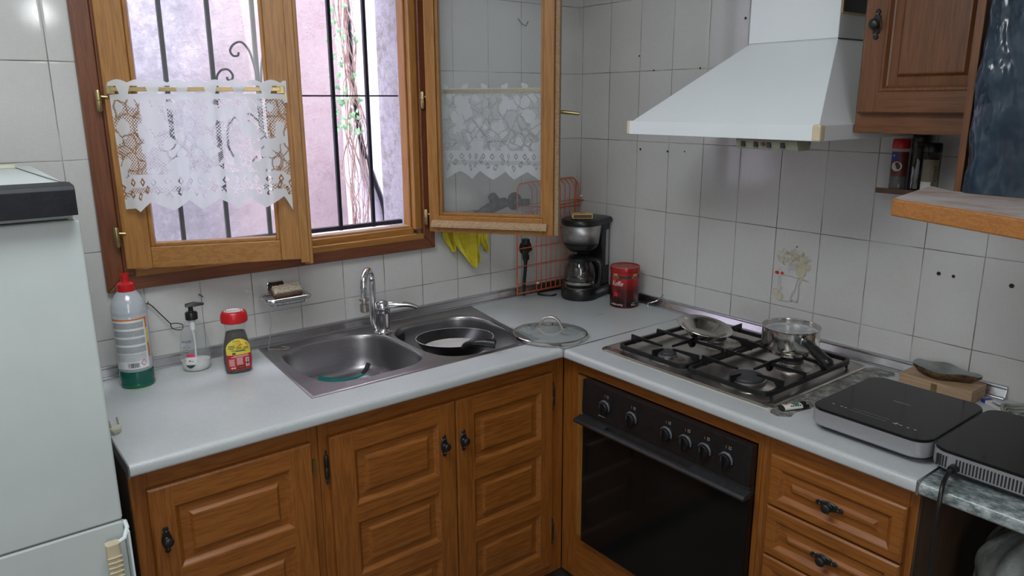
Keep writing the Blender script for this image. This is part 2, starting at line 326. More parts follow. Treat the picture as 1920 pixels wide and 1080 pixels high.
# ------------------------------------------------------------------ mesh helpers
class MB:
    def __init__(s, M=None): s.v = []; s.f = []; s.mi = []; s.uv = None; s.M = M or Matrix(); s.mats = []; s.cur = 0
    def mat(s, m):
        if m not in s.mats: s.mats.append(m)
        s.cur = s.mats.index(m); return s
    def add(s, vs, fs):
        k = len(s.v); s.v += [s.M @ Vector(p) for p in vs]
        for f in fs: s.f.append([i+k for i in f]); s.mi.append(s.cur)
        return s
    def box(s, x0, x1, y0, y1, z0, z1):
        vs = [(x, y, z) for z in (z0, z1) for y in (y0, y1) for x in (x0, x1)]
        return s.add(vs, [(0, 2, 3, 1), (4, 5, 7, 6), (0, 1, 5, 4), (2, 6, 7, 3), (0, 4, 6, 2), (1, 3, 7, 5)])
    def rings(s, rs, cap0=True, cap1=True, closed=True):
        n = len(rs[0]); vs = [p for r in rs for p in r]; fs = []
        for j in range(len(rs)-1):
            for i in range(n if closed else n-1):
                a, b = j*n+i, j*n+(i+1) % n; fs.append((a, b, b+n, a+n))
        if cap0: fs.append(tuple(range(n-1, -1, -1)))
        if cap1: fs.append(tuple((len(rs)-1)*n+i for i in range(n)))
        return s.add(vs, fs)
    def lathe(s, prof, c=(0, 0, 0), n=32, axis='z', cap0=True, cap1=True, sy=1):
        rs = []
        for r, h in prof:
            ring = []
            for i in range(n):
                a = 2*PI*i/n; x, y = r*math.cos(a), r*sy*math.sin(a)
                p = {'z': (x, y, h), 'x': (h, x, y), 'y': (x, h, -y)}[axis]; ring.append((p[0]+c[0], p[1]+c[1], p[2]+c[2]))
            rs.append(ring)
        return s.rings(rs, cap0, cap1)
    def tube(s, pts, r, n=8, closed=False, caps=True):
        pts = [Vector(p) for p in pts]; m = len(pts); rs = []; up = None
        for i, p in enumerate(pts):
            if closed: t = (pts[(i+1) % m]-pts[i-1])
            else: t = pts[min(i+1, m-1)]-pts[max(i-1, 0)]
            if t.length < 1e-9: t = Vector((0, 0, 1))
            t.normalize()
            if up is None: up = Vector((0, 0, 1)) if abs(t.z) < .9 else Vector((1, 0, 0))
            a = t.cross(up)
            if a.length < 1e-6: a = t.cross(Vector((0, 1, 0.3)))
            a.normalize(); b2 = a.cross(t); up = b2
            rr = r[i] if isinstance(r, (list, tuple)) else r
            rs.append([tuple(p+a*(rr*math.cos(2*PI*k/n))+b2*(rr*math.sin(2*PI*k/n))) for k in range(n)])
        if closed: rs.append(rs[0]); return s.rings(rs, False, False)
        return s.rings(rs, caps, caps)
    def sphere(s, c, r, n=16, m=10, sc=(1, 1, 1)):
        rs = []
        for j in range(1, m):
            a = PI*j/m; rs.append([(c[0]+r*sc[0]*math.sin(a)*math.cos(2*PI*i/n), c[1]+r*sc[1]*math.sin(a)*math.sin(2*PI*i/n), c[2]-r*sc[2]*math.cos(a)) for i in range(n)])
        return s.rings(rs)
    def prism(s, poly, y0, y1):
        """poly in (x,z), extruded along y"""
        return s.rings([[(x, y0, z) for x, z in poly], [(x, y1, z) for x, z in poly]])
    def prismz(s, poly, z0, z1): return s.rings([[(x, y, z0) for x, y in poly], [(x, y, z1) for x, y in poly]])
    def prismx(s, poly, x0, x1): return s.rings([[(x0, y, z) for y, z in poly], [(x1, y, z) for y, z in poly]])
    def quad(s, a, b, c, d): return s.add([a, b, c, d], [(0, 1, 2, 3)])
    def grid(s, fn, nu, nv, uv=None):
        vs = [fn(i/nu, j/nv) for j in range(nv+1) for i in range(nu+1)]
        fs = [(j*(nu+1)+i, j*(nu+1)+i+1, (j+1)*(nu+1)+i+1, (j+1)*(nu+1)+i) for j in range(nv) for i in range(nu)]
        if uv: s.uv = [uv(i/nu, j/nv) for j in range(nv+1) for i in range(nu+1)]
        return s.add(vs, fs)
    def build(s, name, parent=None, smooth=None, bevel=0, recalc=True, solid=0, seg=2, sub=0):
        me = bpy.data.meshes.new(name); me.from_pydata([tuple(p) for p in s.v], [], s.f)
        for m in s.mats: me.materials.append(m)
        me.polygons.foreach_set('material_index', s.mi)
        if s.uv:
            l = me.uv_layers.new(name='UVMap')
            for lp in me.loops: l.data[lp.index].uv = s.uv[lp.vertex_index]
        if recalc:
            bm = bmesh.new(); bm.from_mesh(me); bmesh.ops.recalc_face_normals(bm, faces=bm.faces); bm.to_mesh(me); bm.free()
        me.update()
        if smooth:
            me.polygons.foreach_set('use_smooth', [True]*len(me.polygons)); me.set_sharp_from_angle(angle=math.radians(smooth))
        o = bpy.data.objects.new(name, me); C.objects.link(o)
        if parent: o.parent = parent
        if sub: md = o.modifiers.new('sub', 'SUBSURF'); md.levels = md.render_levels = sub
        if solid: md = o.modifiers.new('thick', 'SOLIDIFY'); md.thickness = solid
        if bevel:
            md = o.modifiers.new('bevel', 'BEVEL'); md.width = bevel; md.segments = seg; md.limit_method = 'ANGLE'; md.angle_limit = math.radians(35)
        return o
def tag(o, label=None, cat=None, group=None, kind=None):
    if label: o['label'] = label
    if cat: o['category'] = cat
    if group: o['group'] = group
    if kind: o['kind'] = kind
    return o
def empty(name, loc, label, cat, group=None):
    o = bpy.data.objects.new(name, None); C.objects.link(o); o.location = loc; o.empty_display_size = .05
    return tag(o, label, cat, group)
def rel(o, loc):
    """things built in world coordinates: shift mesh so that the parent empty's offset is cancelled"""
    return o
def Thing(name, loc, label, cat, group=None):
    e = empty(name, loc, label, cat, group); e['_off'] = 1
    return e
def fin():
    """parts were modelled in world coordinates: cancel the offset of their root"""
    bpy.context.view_layer.update()
    for o in list(C.objects):
        if o.type == 'EMPTY' and o.get('_off'):
            L = Vector(o.location)
            for ch in o.children:
                if not ch.get('_local'): ch.location = Vector(ch.location)-L
            del o['_off']
    for o in C.objects:
        if '_local' in o.keys(): del o['_local']
def T(x=0, y=0, z=0, rz=0, rx=0, ry=0): return Matrix.Translation((x, y, z)) @ Matrix.Rotation(rz, 4, 'Z') @ Matrix.Rotation(ry, 4, 'Y') @ Matrix.Rotation(rx, 4, 'X')
def arc(cx, cy, r, a0, a1, n): return [(cx+r*math.cos(math.radians(a0+(a1-a0)*i/n)), cy+r*math.sin(math.radians(a0+(a1-a0)*i/n))) for i in range(n+1)]
def rrect(x0, x1, y0, y1, r, n=5):
    return arc(x1-r, y1-r, r, 0, 90, n)+arc(x0+r, y1-r, r, 90, 180, n)+arc(x0+r, y0+r, r, 180, 270, n)+arc(x1-r, y0+r, r, 270, 360, n)
def spline(pts, k=6):
    P = [Vector(p) for p in pts]; P = [P[0]*2-P[1]]+P+[P[-1]*2-P[-2]]; out = []
    for i in range(1, len(P)-2):
        a, b, c, d = P[i-1:i+3]
        for j in range(k):
            t = j/k; out.append(.5*((2*b)+(c-a)*t+(2*a-5*b+4*c-d)*t*t+(3*b-a-3*c+d)*t**3))
    out.append(P[-2]); return [tuple(p) for p in out]
def holed(mb, outer, holes, z):
    """flat face with holes at height z"""
    bm = bmesh.new(); edges = []
    for loop in [outer]+holes:
        vs = [bm.verts.new((x, y, z)) for x, y in loop]
        edges += [bm.edges.new((vs[i], vs[(i+1) % len(vs)])) for i in range(len(vs))]
    bmesh.ops.triangle_fill(bm, use_beauty=True, use_dissolve=False, edges=edges)
    bm.verts.index_update(); vs = [tuple(v.co) for v in bm.verts]; fs = [[v.index for v in f.verts] for f in bm.faces]; bm.free()
    mb.add(vs, fs)
_gl = {}
def glyph(s):
    if s in _gl: return _gl[s]
    cu = bpy.data.curves.new('t', 'FONT'); cu.body = s; cu.size = 1; cu.align_x = 'CENTER'; cu.align_y = 'CENTER'; cu.resolution_u = 3
    o = bpy.data.objects.new('t', cu); C.objects.link(o); dg = bpy.context.evaluated_depsgraph_get(); me = bpy.data.meshes.new_from_object(o.evaluated_get(dg))
    r = ([tuple(v.co) for v in me.vertices], [list(p.vertices) for p in me.polygons]); bpy.data.objects.remove(o); bpy.data.curves.remove(cu); bpy.data.meshes.remove(me)
    _gl[s] = r; return r
def text(mb, s, u, v, size, fn, m, sx=1.0, rot=0, shear=0):
    """write s centred at (u,v) on the surface fn(u,v)->point"""
    vs, fs = glyph(s); mb.mat(m); c, n = math.cos(rot), math.sin(rot); out = []
    for x, y, _ in vs:
        x = (x+shear*y)*size*sx; y = y*size; out.append(fn(u+x*c-y*n, v+x*n+y*c))
    mb.add(out, fs)
def patch(mb, u0, u1, v0, v1, fn, m, nu=8, nv=1):
    mb.mat(m); mb.grid(lambda a, b: fn(u0+(u1-u0)*a, v0+(v1-v0)*b), nu, nv)
def poly(mb, pts, fn, m):
    mb.mat(m); mb.add([fn(u, v) for u, v in pts], [list(range(len(pts)))])
def disc(mb, u, v, ru, rv, fn, m, n=18): poly(mb, [(u+ru*math.cos(2*PI*i/n), v+rv*math.sin(2*PI*i/n)) for i in range(n)], fn, m)
def cyl(cx, cy, R, a0, off=.0006):
    """cylinder surface; u metres along the girth from the angle a0 (radians, direction seen), v = z"""
    return lambda u, v: (cx+(R+off)*math.cos(a0+u/R), cy+(R+off)*math.sin(a0+u/R), v)
CAMA = lambda x, y: math.atan2(-2.2591-y, -2.1-x)   # direction towards the viewer's side of the room
ZC = .888
def solo(mb, name, origin, label, cat, group=None, kind=None, **kw):
    """a thing that is one mesh: origin at its base"""
    O = Vector(origin); mb.v = [p-O for p in mb.v]
    o = mb.build(name, None, **kw); o.location = O
    return tag(o, label, cat, group, kind)
def struct(mb, name, **kw):
    o = mb.build(name, None, **kw); o['kind'] = 'structure'; return o

# ================================================================== SETTING
WX0, WX1, WZ0, WZ1 = -1.70, -.742, 1.165, 2.2
m = MB(); m.mat(M_tile_win)
for y0, y1, mt in ((0, .04, M_tile_win), (.04, .26, M_revealm)):
    m.mat(mt)
    m.box(-2.75, WX0, y0, y1, -.02, 2.55); m.box(WX1, .02 if y0 == 0 else .3, y0, y1, -.02, 2.55); m.box(WX0, WX1, y0, y1, -.02, WZ0); m.box(WX0, WX1, y0, y1, WZ1, 2.55)
struct(m, 'wall_north')
m = MB(); m.mat(M_tile_hob); m.box(0, .2, -3.6, 0, -.02, 2.55); struct(m, 'wall_east')
m = MB(); m.mat(M_plaster_in); m.box(-2.95, -2.75, -3.6, .04, -.02, 2.55); struct(m, 'wall_west')
m = MB(); m.mat(M_plaster_in); m.box(-2.95, .2, -3.8, -3.6, -.02, 2.55); struct(m, 'wall_south')
m = MB(); m.mat(M_concrete); m.box(-2.95, .2, -3.8, .04, -.06, 0); struct(m, 'floor')
m = MB(); m.mat(M_plaster_in); m.box(-2.95, .3, -3.8, .26, 2.55, 2.65); struct(m, 'ceiling')
m = MB(); m.mat(M_pinkw); m.grid(lambda u, v: (-3.4+2.86*u, .95+.03*noise.noise(Vector((u*6, v*7, 0))), -.2+3.3*v), 60, 60); m.M = T(); m.box(-3.4, -.54, 1.0, 1.2, -.2, 3.1)
struct(m, 'wall_neighbour', smooth=60)
m = MB(); m.mat(M_lilacw); m.box(-.56, 1.3, .80, 1.2, -.2, 3.1); struct(m, 'wall_outside_pillar')
m = MB(); m.mat(M_revealm); m.box(-3.4, 1.3, .0, 1.2, -.4, -.2); struct(m, 'floor_outside')
# sloped white sill outside the frame
m = MB(); m.mat(M_lilacw); m.prismx([(.05, WZ0), (.05, 1.20), (.30, 1.175), (.30, WZ0-.03), (.26, WZ0-.03), (.26, WZ0)], WX0+.001, WX1-.001); struct(m, 'trim_1')
# metal upstand strips where the worktops meet the tiles
def strip_prof(s=1): return [(0, 0), (.024, 0), (.025, .003), (.024, .0062), (.020, .0075), (.0165, .0065), (.009, .026), (.0115, .0285), (.0105, .0325), (.0055, .0345), (0, .0345)]
m = MB(); m.mat(M_strip); m.prismx([(-d, ZC+h) for d, h in strip_prof()], -1.846, -.0005); struct(m, 'trim_2', bevel=.0008)
m = MB(); m.mat(M_strip); m.rings([[(-d, y, ZC+h) for d, h in strip_prof()] for y in (-.0245, -1.625)]); struct(m, 'trim_3', bevel=.0008)

# ---- window: dark architrave, orange fixed frame, two casements
win = bpy.data.objects.new('window_1', None); C.objects.link(win); win.location = (-1.22, 0, 1.15); win['kind'] = 'structure'; win['_off'] = 1
m = MB()
m.mat(M_drk['z']); m.prism([(-1.746, 1.13), (-1.700, 1.174), (-1.700, 2.3), (-1.746, 2.3)], -.022, -.0005); m.prism([(-.695, 1.13), (-.695, 2.3), (-.737, 2.3), (-.737, 1.174)], -.022, -.0005)
m.mat(M_drk['x']); m.prism([(-1.746, 1.13), (-.695, 1.13), (-.737, 1.174), (-1.700, 1.174)], -.022, -.0005)
m.build('architrave', win, bevel=.003)
m = MB(); m.mat(M_drk['z']); m.box(-1.7, -1.672, -.028, .055, 1.174, 2.2)
m.mat(M_win['z']); m.box(-.768, -.742, -.012, .055, 1.2, 2.2); m.box(-.775, -.768, .012, .055, 1.2, 2.2)
m.mat(M_win['x']); m.box(-1.672, -.742, -.024, .030, 1.166, 1.186); m.box(-1.672, -.768, .0, .055, 1.166, 1.205)
m.mat(M_drk['z']); m.box(-.742, -.734, -.026, 0, 1.174, 2.2)
m.mat(M_weath); m.box(-1.672, -.768, .018, .055, 1.205, 1.212)
m.build('fixed_frame', win, bevel=.002)

def casement(hx, hy, ang, w, inner, gu0, gu1):
    M = T(hx, hy, 0, math.radians(ang)); z0, z1 = 1.194, 2.15; zg0 = 1.252
    root = bpy.data.objects.new('casement', None); C.objects.link(root); root.parent = win; root['_csm'] = 1
    def B(name, fn, **kw):
        b = MB(M); fn(b); return b.build(name, root, **kw)
    y0, y1 = 0, .042
    B('stile', lambda b: b.mat(M_win['z']).box(0, gu0, y0, y1, z0, z1), bevel=.003)
    B('stile', lambda b: b.mat(M_win['z']).box(gu1, w, y0, y1, z0, z1), bevel=.003)
    B('rail', lambda b: b.mat(M_win['x']).box(gu0, gu1, y0, y1, z0, zg0), bevel=.002)
    B('rail', lambda b: b.mat(M_win['x']).box(gu0, gu1, y0, y1, 2.08, z1), bevel=.002)
    def bead(b):
        s = .010
        b.mat(M_win['z']); 
        for u0, u1 in ((gu0, gu0+s), (gu1-s, gu1)): b.box(u0, u1, .008, .034, zg0, 2.08)
        b.mat(M_win['x']); b.box(gu0+s, gu1-s, .008, .034, zg0, zg0+s)
    B('glazing_bead', bead, bevel=.002)
    B('pane', lambda b: b.mat(M_pane).box(gu0+.004, gu1-.004, .019, .022, zg0+.003, 2.09))
    return root, M, B
c1, MC1, B1 = casement(-1.697, -.045, -21.8, .468, True, .066, .404)
def astragal(b): b.mat(M_win['z']).box(.458, .482, -.012, .030, 1.186, 2.15); b.box(.468, .492, -.004, .05, 1.18, 2.15)
B1('astragal', astragal, bevel=.002)
def hinge(b, u, z, yy=-.004):
    b.mat(M_brass); b.lathe([(0, z-.03), (.004, z-.029), (.0075, z-.024), (.0075, z-.001), (.0085, z), (.0075, z+.001), (.0075, z+.022), (.006, z+.026), (0, z+.027)], (u, yy, 0), 14); b.tube([(u, yy, z+.01), (u+.022, yy+.002, z+.008)], .0035, 8)
for z in (1.64, 1.285): B1('hinge', lambda b: hinge(b, -.012, z), smooth=40)
B1('strike_plate', lambda b: (b.mat(M_silver).box(.442, .452, -.003, .001, 1.632, 1.690), b.mat(M_brass).box(.444, .450, -.004, -.0028, 1.64, 1.66)))
def rod(b, u0, u1, y, z, out):
    b.mat(M_brass); b.box(u0, u1, y-.0015, y+.0015, z-.006, z+.005)
    for u in (u0, u1): b.box(u-.010, u+.010, min(y, 0 if out < 0 else .042), max(y, 0 if out < 0 else .042), z-.012, z+.012)
B1('curtain_rod', lambda b: rod(b, .020, .436, -.018, 1.668, -1), bevel=.001)
c2, MC2, B2 = casement(-.733, -.047, -52.5, .437, False, .036, .402)
B2('drip_moulding', lambda b: b.mat(M_weath).rings([[(u, 0, 1.236), (u, -.006, 1.236), (u, -.018, 1.222), (u, -.020, 1.214), (u, 0, 1.212)] for u in (.012, .418)]))
B2('rebate_strip', lambda b: b.mat(M_weath).box(.437, .452, .014, .042, 1.194, 2.15), bevel=.002)
for z in (1.64, 1.245): B2('hinge', lambda b: hinge(b, -.012, z, .006), smooth=40)
B2('curtain_rod', lambda b: rod(b, .03, .41, .060, 1.668, 1), bevel=.001)
def chandle(b):
    b.mat(M_brass); b.box(.41, .43, .042, .046, 1.54, 1.65); b.tube([(.42, .046, 1.60), (.42, .085, 1.60)], .006, 10); b.tube([(.42, .083, 1.60), (.46, .088, 1.597), (.505, .088, 1.592)], [.006, .0065, .0055], 10)
B2('handle', chandle, smooth=40)
del c1['_csm'], c2['_csm']
# casement roots stay at the window origin (parts are modelled in place)

# ---- lace curtains
def curtain(M, u0, u1, ztop, zhem, y, label, seed):
    w = u1-u0; full = w*1.12
    def fold(s, v):
        return .006*math.sin(s*38+seed)+.004*math.sin(s*83+seed*2)
    def P(a, b):
        s = a*full; u = u0+a*w+.006*math.sin(a*21+seed)*(1-b)
        tip = abs(((s/.09) % 1)*2-1); edge = max(0, 1-min(a, 1-a)/.06)
        zb = zhem+.028*tip-.02*edge
        z = zb+(ztop-zb)*b
        if b > .999: z += .008*abs(math.sin(s*60))
        return (u-(.018*(1-b) if a < .02 else 0)*0, y+fold(s, b)*(.25+.75*(1-b) if b > .9 else 1), z)
    def UV(a, b):
        s = a*full; tip = abs(((s/.09) % 1)*2-1); zb = .028*tip; return (s, zb+(ztop-zhem-zb)*b)
    b = MB(M); b.mat(M_lace); b.grid(P, 150, 40, UV)
    o = b.build('lace_curtain', None, smooth=80, recalc=False); return tag(o, label, 'curtain', 'lace café curtains on the casements')
curtain(MC1, .016, .446, 1.684, 1.352, -.026, 'white lace café curtain hanging on the room side of the left casement', 1.0)
curtain(MC2, .010, .416, 1.684, 1.372, .072, 'white lace café curtain behind the glass of the wide-open right casement', 2.6)

# ---- outside: iron grille, ivy, cable
g = Thing('window_grille', (-1.22, .12, 1.2), 'black iron window grille with scrolls outside the kitchen window', 'window grille')
for x0 in (-1.635, -1.501, -1.368, -1.235, -1.105, -.988, -.863):
    b = MB(); b.mat(M_iron_out).box(x0-.006, x0+.006, .110, .122, 1.205, 2.19); b.build('bar', g, bevel=.001)
b = MB(); b.mat(M_iron_out).box(-1.69, -.745, .113, .119, 1.651, 1.656); b.build('cross_rail', g)
b = MB(); b.mat(M_iron_out).box(-1.69, -.752, .106, .126, 1.207, 1.221); b.build('bottom_rail', g, bevel=.001)
S1 = [(-1.241, 1.660), (-1.242, 1.70), (-1.246, 1.74), (-1.258, 1.785), (-1.279, 1.809), (-1.302, 1.803), (-1.315, 1.785), (-1.308, 1.770), (-1.294, 1.770), (-1.290, 1.780)]
S2 = [(-1.362, 1.640), (-1.362, 1.686), (-1.360, 1.71), (-1.346, 1.727), (-1.326, 1.729), (-1.314, 1.714), (-1.318, 1.700), (-1.329, 1.700), (-1.332, 1.708)]
S3 = [(-2.47-x, z) for x, z in S1]
for Sc in (S1, S2, S3):
    b = MB(); b.mat(M_iron_out).tube(spline([(x, .104, z) for x, z in Sc], 5), .0035, 6); b.build('scroll', g, smooth=60)
p = spline([(-1.315, .104, 1.45), (-1.345, .104, 1.50), (-1.335, .104, 1.575), (-1.275, .104, 1.60), (-1.235, .104, 1.55), (-1.225, .104, 1.47), (-1.255, .104, 1.425), (-1.275, .104, 1.45), (-1.262, .104, 1.47)], 8)
b = MB(); b.mat(M_iron_out).tube(p, .0035, 6); b.tube(spline([(-1.30, .104, 1.56), (-1.28, .104, 1.58), (-1.268, .104, 1.56), (-1.28, .104, 1.54)], 6), .0035, 6); b.build('scroll', g, smooth=60)
iv = Thing('ivy', (-.58, .78, 1.0), 'straggly ivy with bare brown stems and a few green leaves climbing the wall outside', 'climbing plant')
b = MB(); b.mat(M_stem); rr = random.Random(3)
for k in range(17):
    x = -.60+rr.uniform(-.03, .03); pts = []
    for i in range(16):
        z = 1.0+i*.085; x += rr.uniform(-.022, .022)+(-.60-x+(.0 if z < 1.6 else -.03))*.12; pts.append((x+.03*(1.6-z)*.6, .765+rr.uniform(-.03, .02), z+rr.uniform(-.02, .02)))
    b.tube(spline(pts, 4), rr.choice([.0012, .0015, .002, .004]), 5)
b.build('stems', iv, smooth=60)
b = MB(); b.mat(M_leaf)
for k in range(60):
    z = rr.choice([rr.uniform(1.62, 2.3), rr.uniform(1.75, 2.1), rr.uniform(1.5, 1.7)]); x = -.64+rr.uniform(-.07, .07); r0 = rr.uniform(.008, .016); rot = rr.uniform(0, 6); M = T(x, .735+rr.uniform(-.02, .02), z, rr.uniform(-1, 1), rr.uniform(-.9, .9), rot)
    b.M = M; lp = [(0, -1), (.55, -.6), (1, 0), (.5, .1), (.45, .6), (0, 1.15), (-.45, .6), (-.5, .1), (-1, 0), (-.55, -.6)]
    b.add([(0, -.25*r0, 0)]+[(u*r0, 0, v*r0) for u, v in lp], [(0, i+1, (i+1) % 10+1) for i in range(10)])
b.build('leaves', iv)
m = MB(); m.mat(M_navy); m.tube(spline([(-.60, .787, 2.4), (-.585, .787, 2.0), (-.575, .787, 1.7), (-.55, .787, 1.45), (-.50, .787, 1.3), (-.455, .787, 1.15), (-.44, .787, .9)], 8), .012, 8)
solo(m, 'outdoor_cable', (-.44, .77, .9), 'thick dark cable running down the outside wall among the ivy', 'cable', smooth=60)

# ================================================================== CABINETS (modelled facing local -y, then turned)
MS = Matrix(); MH = Matrix.Rotation(-PI/2, 4, 'Z')     # MH: local x -> world -y, local y -> world x
def panel_door(b, mats, u0, u1, z0, z1, yf, fields, th=.018, gr='z'):
    """framed door; every field is a raised panel in a moulded recess. gr: grain of the outer stiles"""
    f0, f1 = fields[0][0], fields[0][1]; gz, gx = mats[gr], mats['x' if 'x' in mats else 'y']
    e = .004
    b.mat(gz); b.rings([[(u0, yf+th, z0), (u1, yf+th, z0), (u1, yf+th, z1), (u0, yf+th, z1)], [(u0, yf+e, z0), (u1, yf+e, z0), (u1, yf+e, z1), (u0, yf+e, z1)], [(u0+e, yf, z0+e), (u1-e, yf, z0+e), (u1-e, yf, z1-e), (u0+e, yf, z1-e)]], True, False)
    b.quad((u0+e, yf, z0+e), (f0, yf, z0+e), (f0, yf, z1-e), (u0+e, yf, z1-e)); b.quad((f1, yf, z0+e), (u1-e, yf, z0+e), (u1-e, yf, z1-e), (f1, yf, z1-e))
    b.mat(gx); zs = [z1-e]+[z for f in fields for z in (f[3], f[2])]+[z0+e]
    for i in range(0, len(zs), 2): b.quad((f0, yf, zs[i+1]), (f1, yf, zs[i+1]), (f1, yf, zs[i]), (f0, yf, zs[i]))
    b.mat(mats.get('f', gx) if gr == 'z' else gx)
    for a0, a1, c0, c1 in fields:
        rs = []
        for ins, d in ((0, 0), (.003, .002), (.009, .0085), (.012, .0105), (.029, .009), (.031, .0085), (.037, .0015), (.040, .001)):
            rs.append([(a0+ins, yf+d, c0+ins*.95), (a1-ins, yf+d, c0+ins*.95), (a1-ins, yf+d, c1-ins*.95), (a0+ins, yf+d, c1-ins*.95)])
        b.rings(rs, False, True)
PL = [(-.033, .0016), (-.031, .0045), (-.027, .0066), (-.0235, .005), (-.0215, .003), (-.0195, .0062), (-.017, .0085), (-.0135, .0078), (-.011, .0092), (-.007, .0108), (0, .0112)]
def plate_outline(): 
    h = PL+[(-z, w) for z, w in reversed(PL[:-1])]; return [(w, z) for z, w in h]+[(-w, z) for z, w in reversed(h)]
def handle(M, u, z, yf, parent, horiz=False):
    b = MB(M @ T(u, yf, z) @ (Matrix.Rotation(PI/2, 4, 'Y') if horiz else Matrix())); b.mat(M_iron)
    o = plate_outline(); b.rings([[(x, 0, z) for x, z in o], [(x*1, -.002, z) for x, z in o], [(x*.8, -.004, z*.96) for x, z in o]])
    h = b.build('handle_plate', parent, smooth=30)
    k = MB(M @ T(u, yf, z) @ Matrix.Scale(.72, 4, (0, 1, 0))); k.mat(M_iron); k.lathe([(0, -.004), (.009, -.004), (.006, -.008), (.0048, -.013), (.008, -.017), (.0108, -.021), (.0118, -.0255), (.0098, -.030), (.006, -.0325), (0, -.033)], n=20, axis='y'); k.build('knob', h, smooth=50)
    for sz in (-.022, .022):
        s = MB(M @ T(u, yf, z) @ (Matrix.Rotation(PI/2, 4, 'Y') if horiz else Matrix())); s.mat(M_hob); s.sphere((0, -.0045, sz), .0016, 8, 6); s.build('screw', h, smooth=60)
    return h
def finial_hinge(M, u, z, yf, parent):
    b = MB(M); b.mat(M_iron); pr = [(0, -.048), (.002, -.047), (.003, -.043), (.0018, -.040), (.0035, -.037), (.0022, -.033), (.005, -.030), (.0058, -.028), (.0058, -.001), (.005, 0), (.0058, .001)]
    pr = pr+[(r, -h) for r, h in reversed(pr[:-3])]
    b.lathe([(r, h+z) for r, h in pr], (u, yf-.004, 0), 14); return b.build('hinge', parent, smooth=45)
F0 = -.572
def carcass(M, name, loc, label, u0, u1, frame, back=-.03, z1=.857, inner=True):
    r = Thing(name, loc, label, 'kitchen cabinet'); b = MB(M); b.mat(M_inside)
    b.box(u0+.001, u0+.018, F0+.019, back, .0, z1); b.box(u1-.018, u1-.001, F0+.0205, back, .0, z1); b.box(u0+.018, u1-.018, F0+.03, back, .10, .118)
    b.box(u0+.018, u1-.018, F0+.06, F0+.075, 0, .10)
    if inner: b.box(u0+.018, u1-.018, back-.008, back, .118, z1)
    b.build('carcass', r)
    b = MB(M); 
    for a0, a1, c0, c1, g in frame: b.mat(M_win['z'] if abs(a0-.6405) < 1e-6 else M_cab['y' if g == 'x' and M is MH else g]); b.box(a0, a1, F0, F0+.019, c0, c1)
    b.build('face_frame', r, bevel=.0015); return r
D3 = [(.594, .753), (.384, .542), (.176, .331)]
left = carcass(MS, 'base_cabinet', (-1.63, -.3, 0), 'oak base cabinet with one raised-panel door beside the fridge', -1.845, -1.409, [(-1.845, -1.808, 0.08, .857, 'z'), (-1.437, -1.409, .08, .857, 'z'), (-1.808, -1.437, .79, .857, 'x'), (-1.808, -1.437, .08, .13, 'x')])
sinkc = carcass(MS, 'base_cabinet', (-1.0, -.3, 0), 'oak base cabinet with two raised-panel doors under the sink', -1.408, -.5735, [(-1.408, -1.379, 0.08, .857, 'z'), (-.636, -.5735, .08, .857, 'z'), (-1.379, -.636, .79, .857, 'x'), (-1.379, -.636, .08, .13, 'x'), (-1.02, -.98, .13, .79, 'z')], inner=False)
def door(M, parent, u0, u1, f0, f1, hu, hz, hinges, fields=D3, z0=.122, z1=.806, brass=None):
    b = MB(M); panel_door(b, {'z': M_cab['z'], 'x': M_cab['x']}, u0, u1, z0, z1, F0-.0185, [(f0, f1, a, c) for a, c in fields]); d = b.build('door', parent)
    handle(M, hu, hz, F0-.0185, d)
    for u, z in hinges: finial_hinge(M, u, z, F0-.006, d)
    if brass:
        k = MB(M); k.mat(M_brass); u, z = brass; k.box(u-.004, u+.004, F0-.012, F0-.0005, z-.018, z+.018); k.box(u-.0015, u+.0015, F0-.0155, F0-.012, z-.012, z+.002); k.build('catch', d)
    return d
door(MS, left, -1.814, -1.433, -1.763, -1.491, -1.787, .677, [], brass=(-1.4265, .737))
door(MS, sinkc, -1.385, -1.0015, -1.319, -1.060, -1.043, .683, [(-1.394, .725), (-1.394, .21)])
door(MS, sinkc, -.9985, -.630, -.939, -.681, -.977, .681, [(-.624, .724), (-.624, .243)])
# oven cabinet and drawers, along the other wall
ovc = carcass(MH, 'oven_cabinet', (-.3, -.95, 0), 'oak housing with worn pale stiles around the built-in oven', .5935, 1.3045, [(.5725, .640, .08, .857, 'z'), (.6405, .685, .245, .80, 'z'), (1.290, 1.3045, .08, .857, 'z'), (.640, 1.290, .809, .857, 'x'), (.640, 1.290, .08, .245, 'x')], inner=False)
drc = carcass(MH, 'drawer_cabinet', (-.3, -1.49, 0), 'oak drawer unit right of the oven', 1.305, 1.674, [(1.305, 1.338, .08, .857, 'z'), (1.655, 1.674, .08, .857, 'z'), (1.338, 1.655, .80, .857, 'x')])
# a finished side on the open end
b = MB(MH); b.mat(M_inside); b.box(1.6745, 1.678, F0+.002, -.03, 0, .857); b.build('end_panel', drc)
b = MB(MH); b.mat(M_pale); b.box(1.679, 1.684, F0+.004, F0+.03, .838, .852); b.build('packing_piece', drc)
for i, (z1, z0) in enumerate(((.806, .674), (.669, .540), (.535, .404), (.399, .268), (.263, .130))):
    b = MB(MH); mats = {'z': M_cab['y'], 'x': M_cab['y']}
    panel_door(b, mats, 1.336, 1.658, z0, z1, F0-.0185, [(1.362, 1.632, z0+.022, z1-.030)]); d = b.build('drawer', drc)
    handle(MH, 1.494, (z0+z1)/2-.003, F0-.0185, d, True)
    
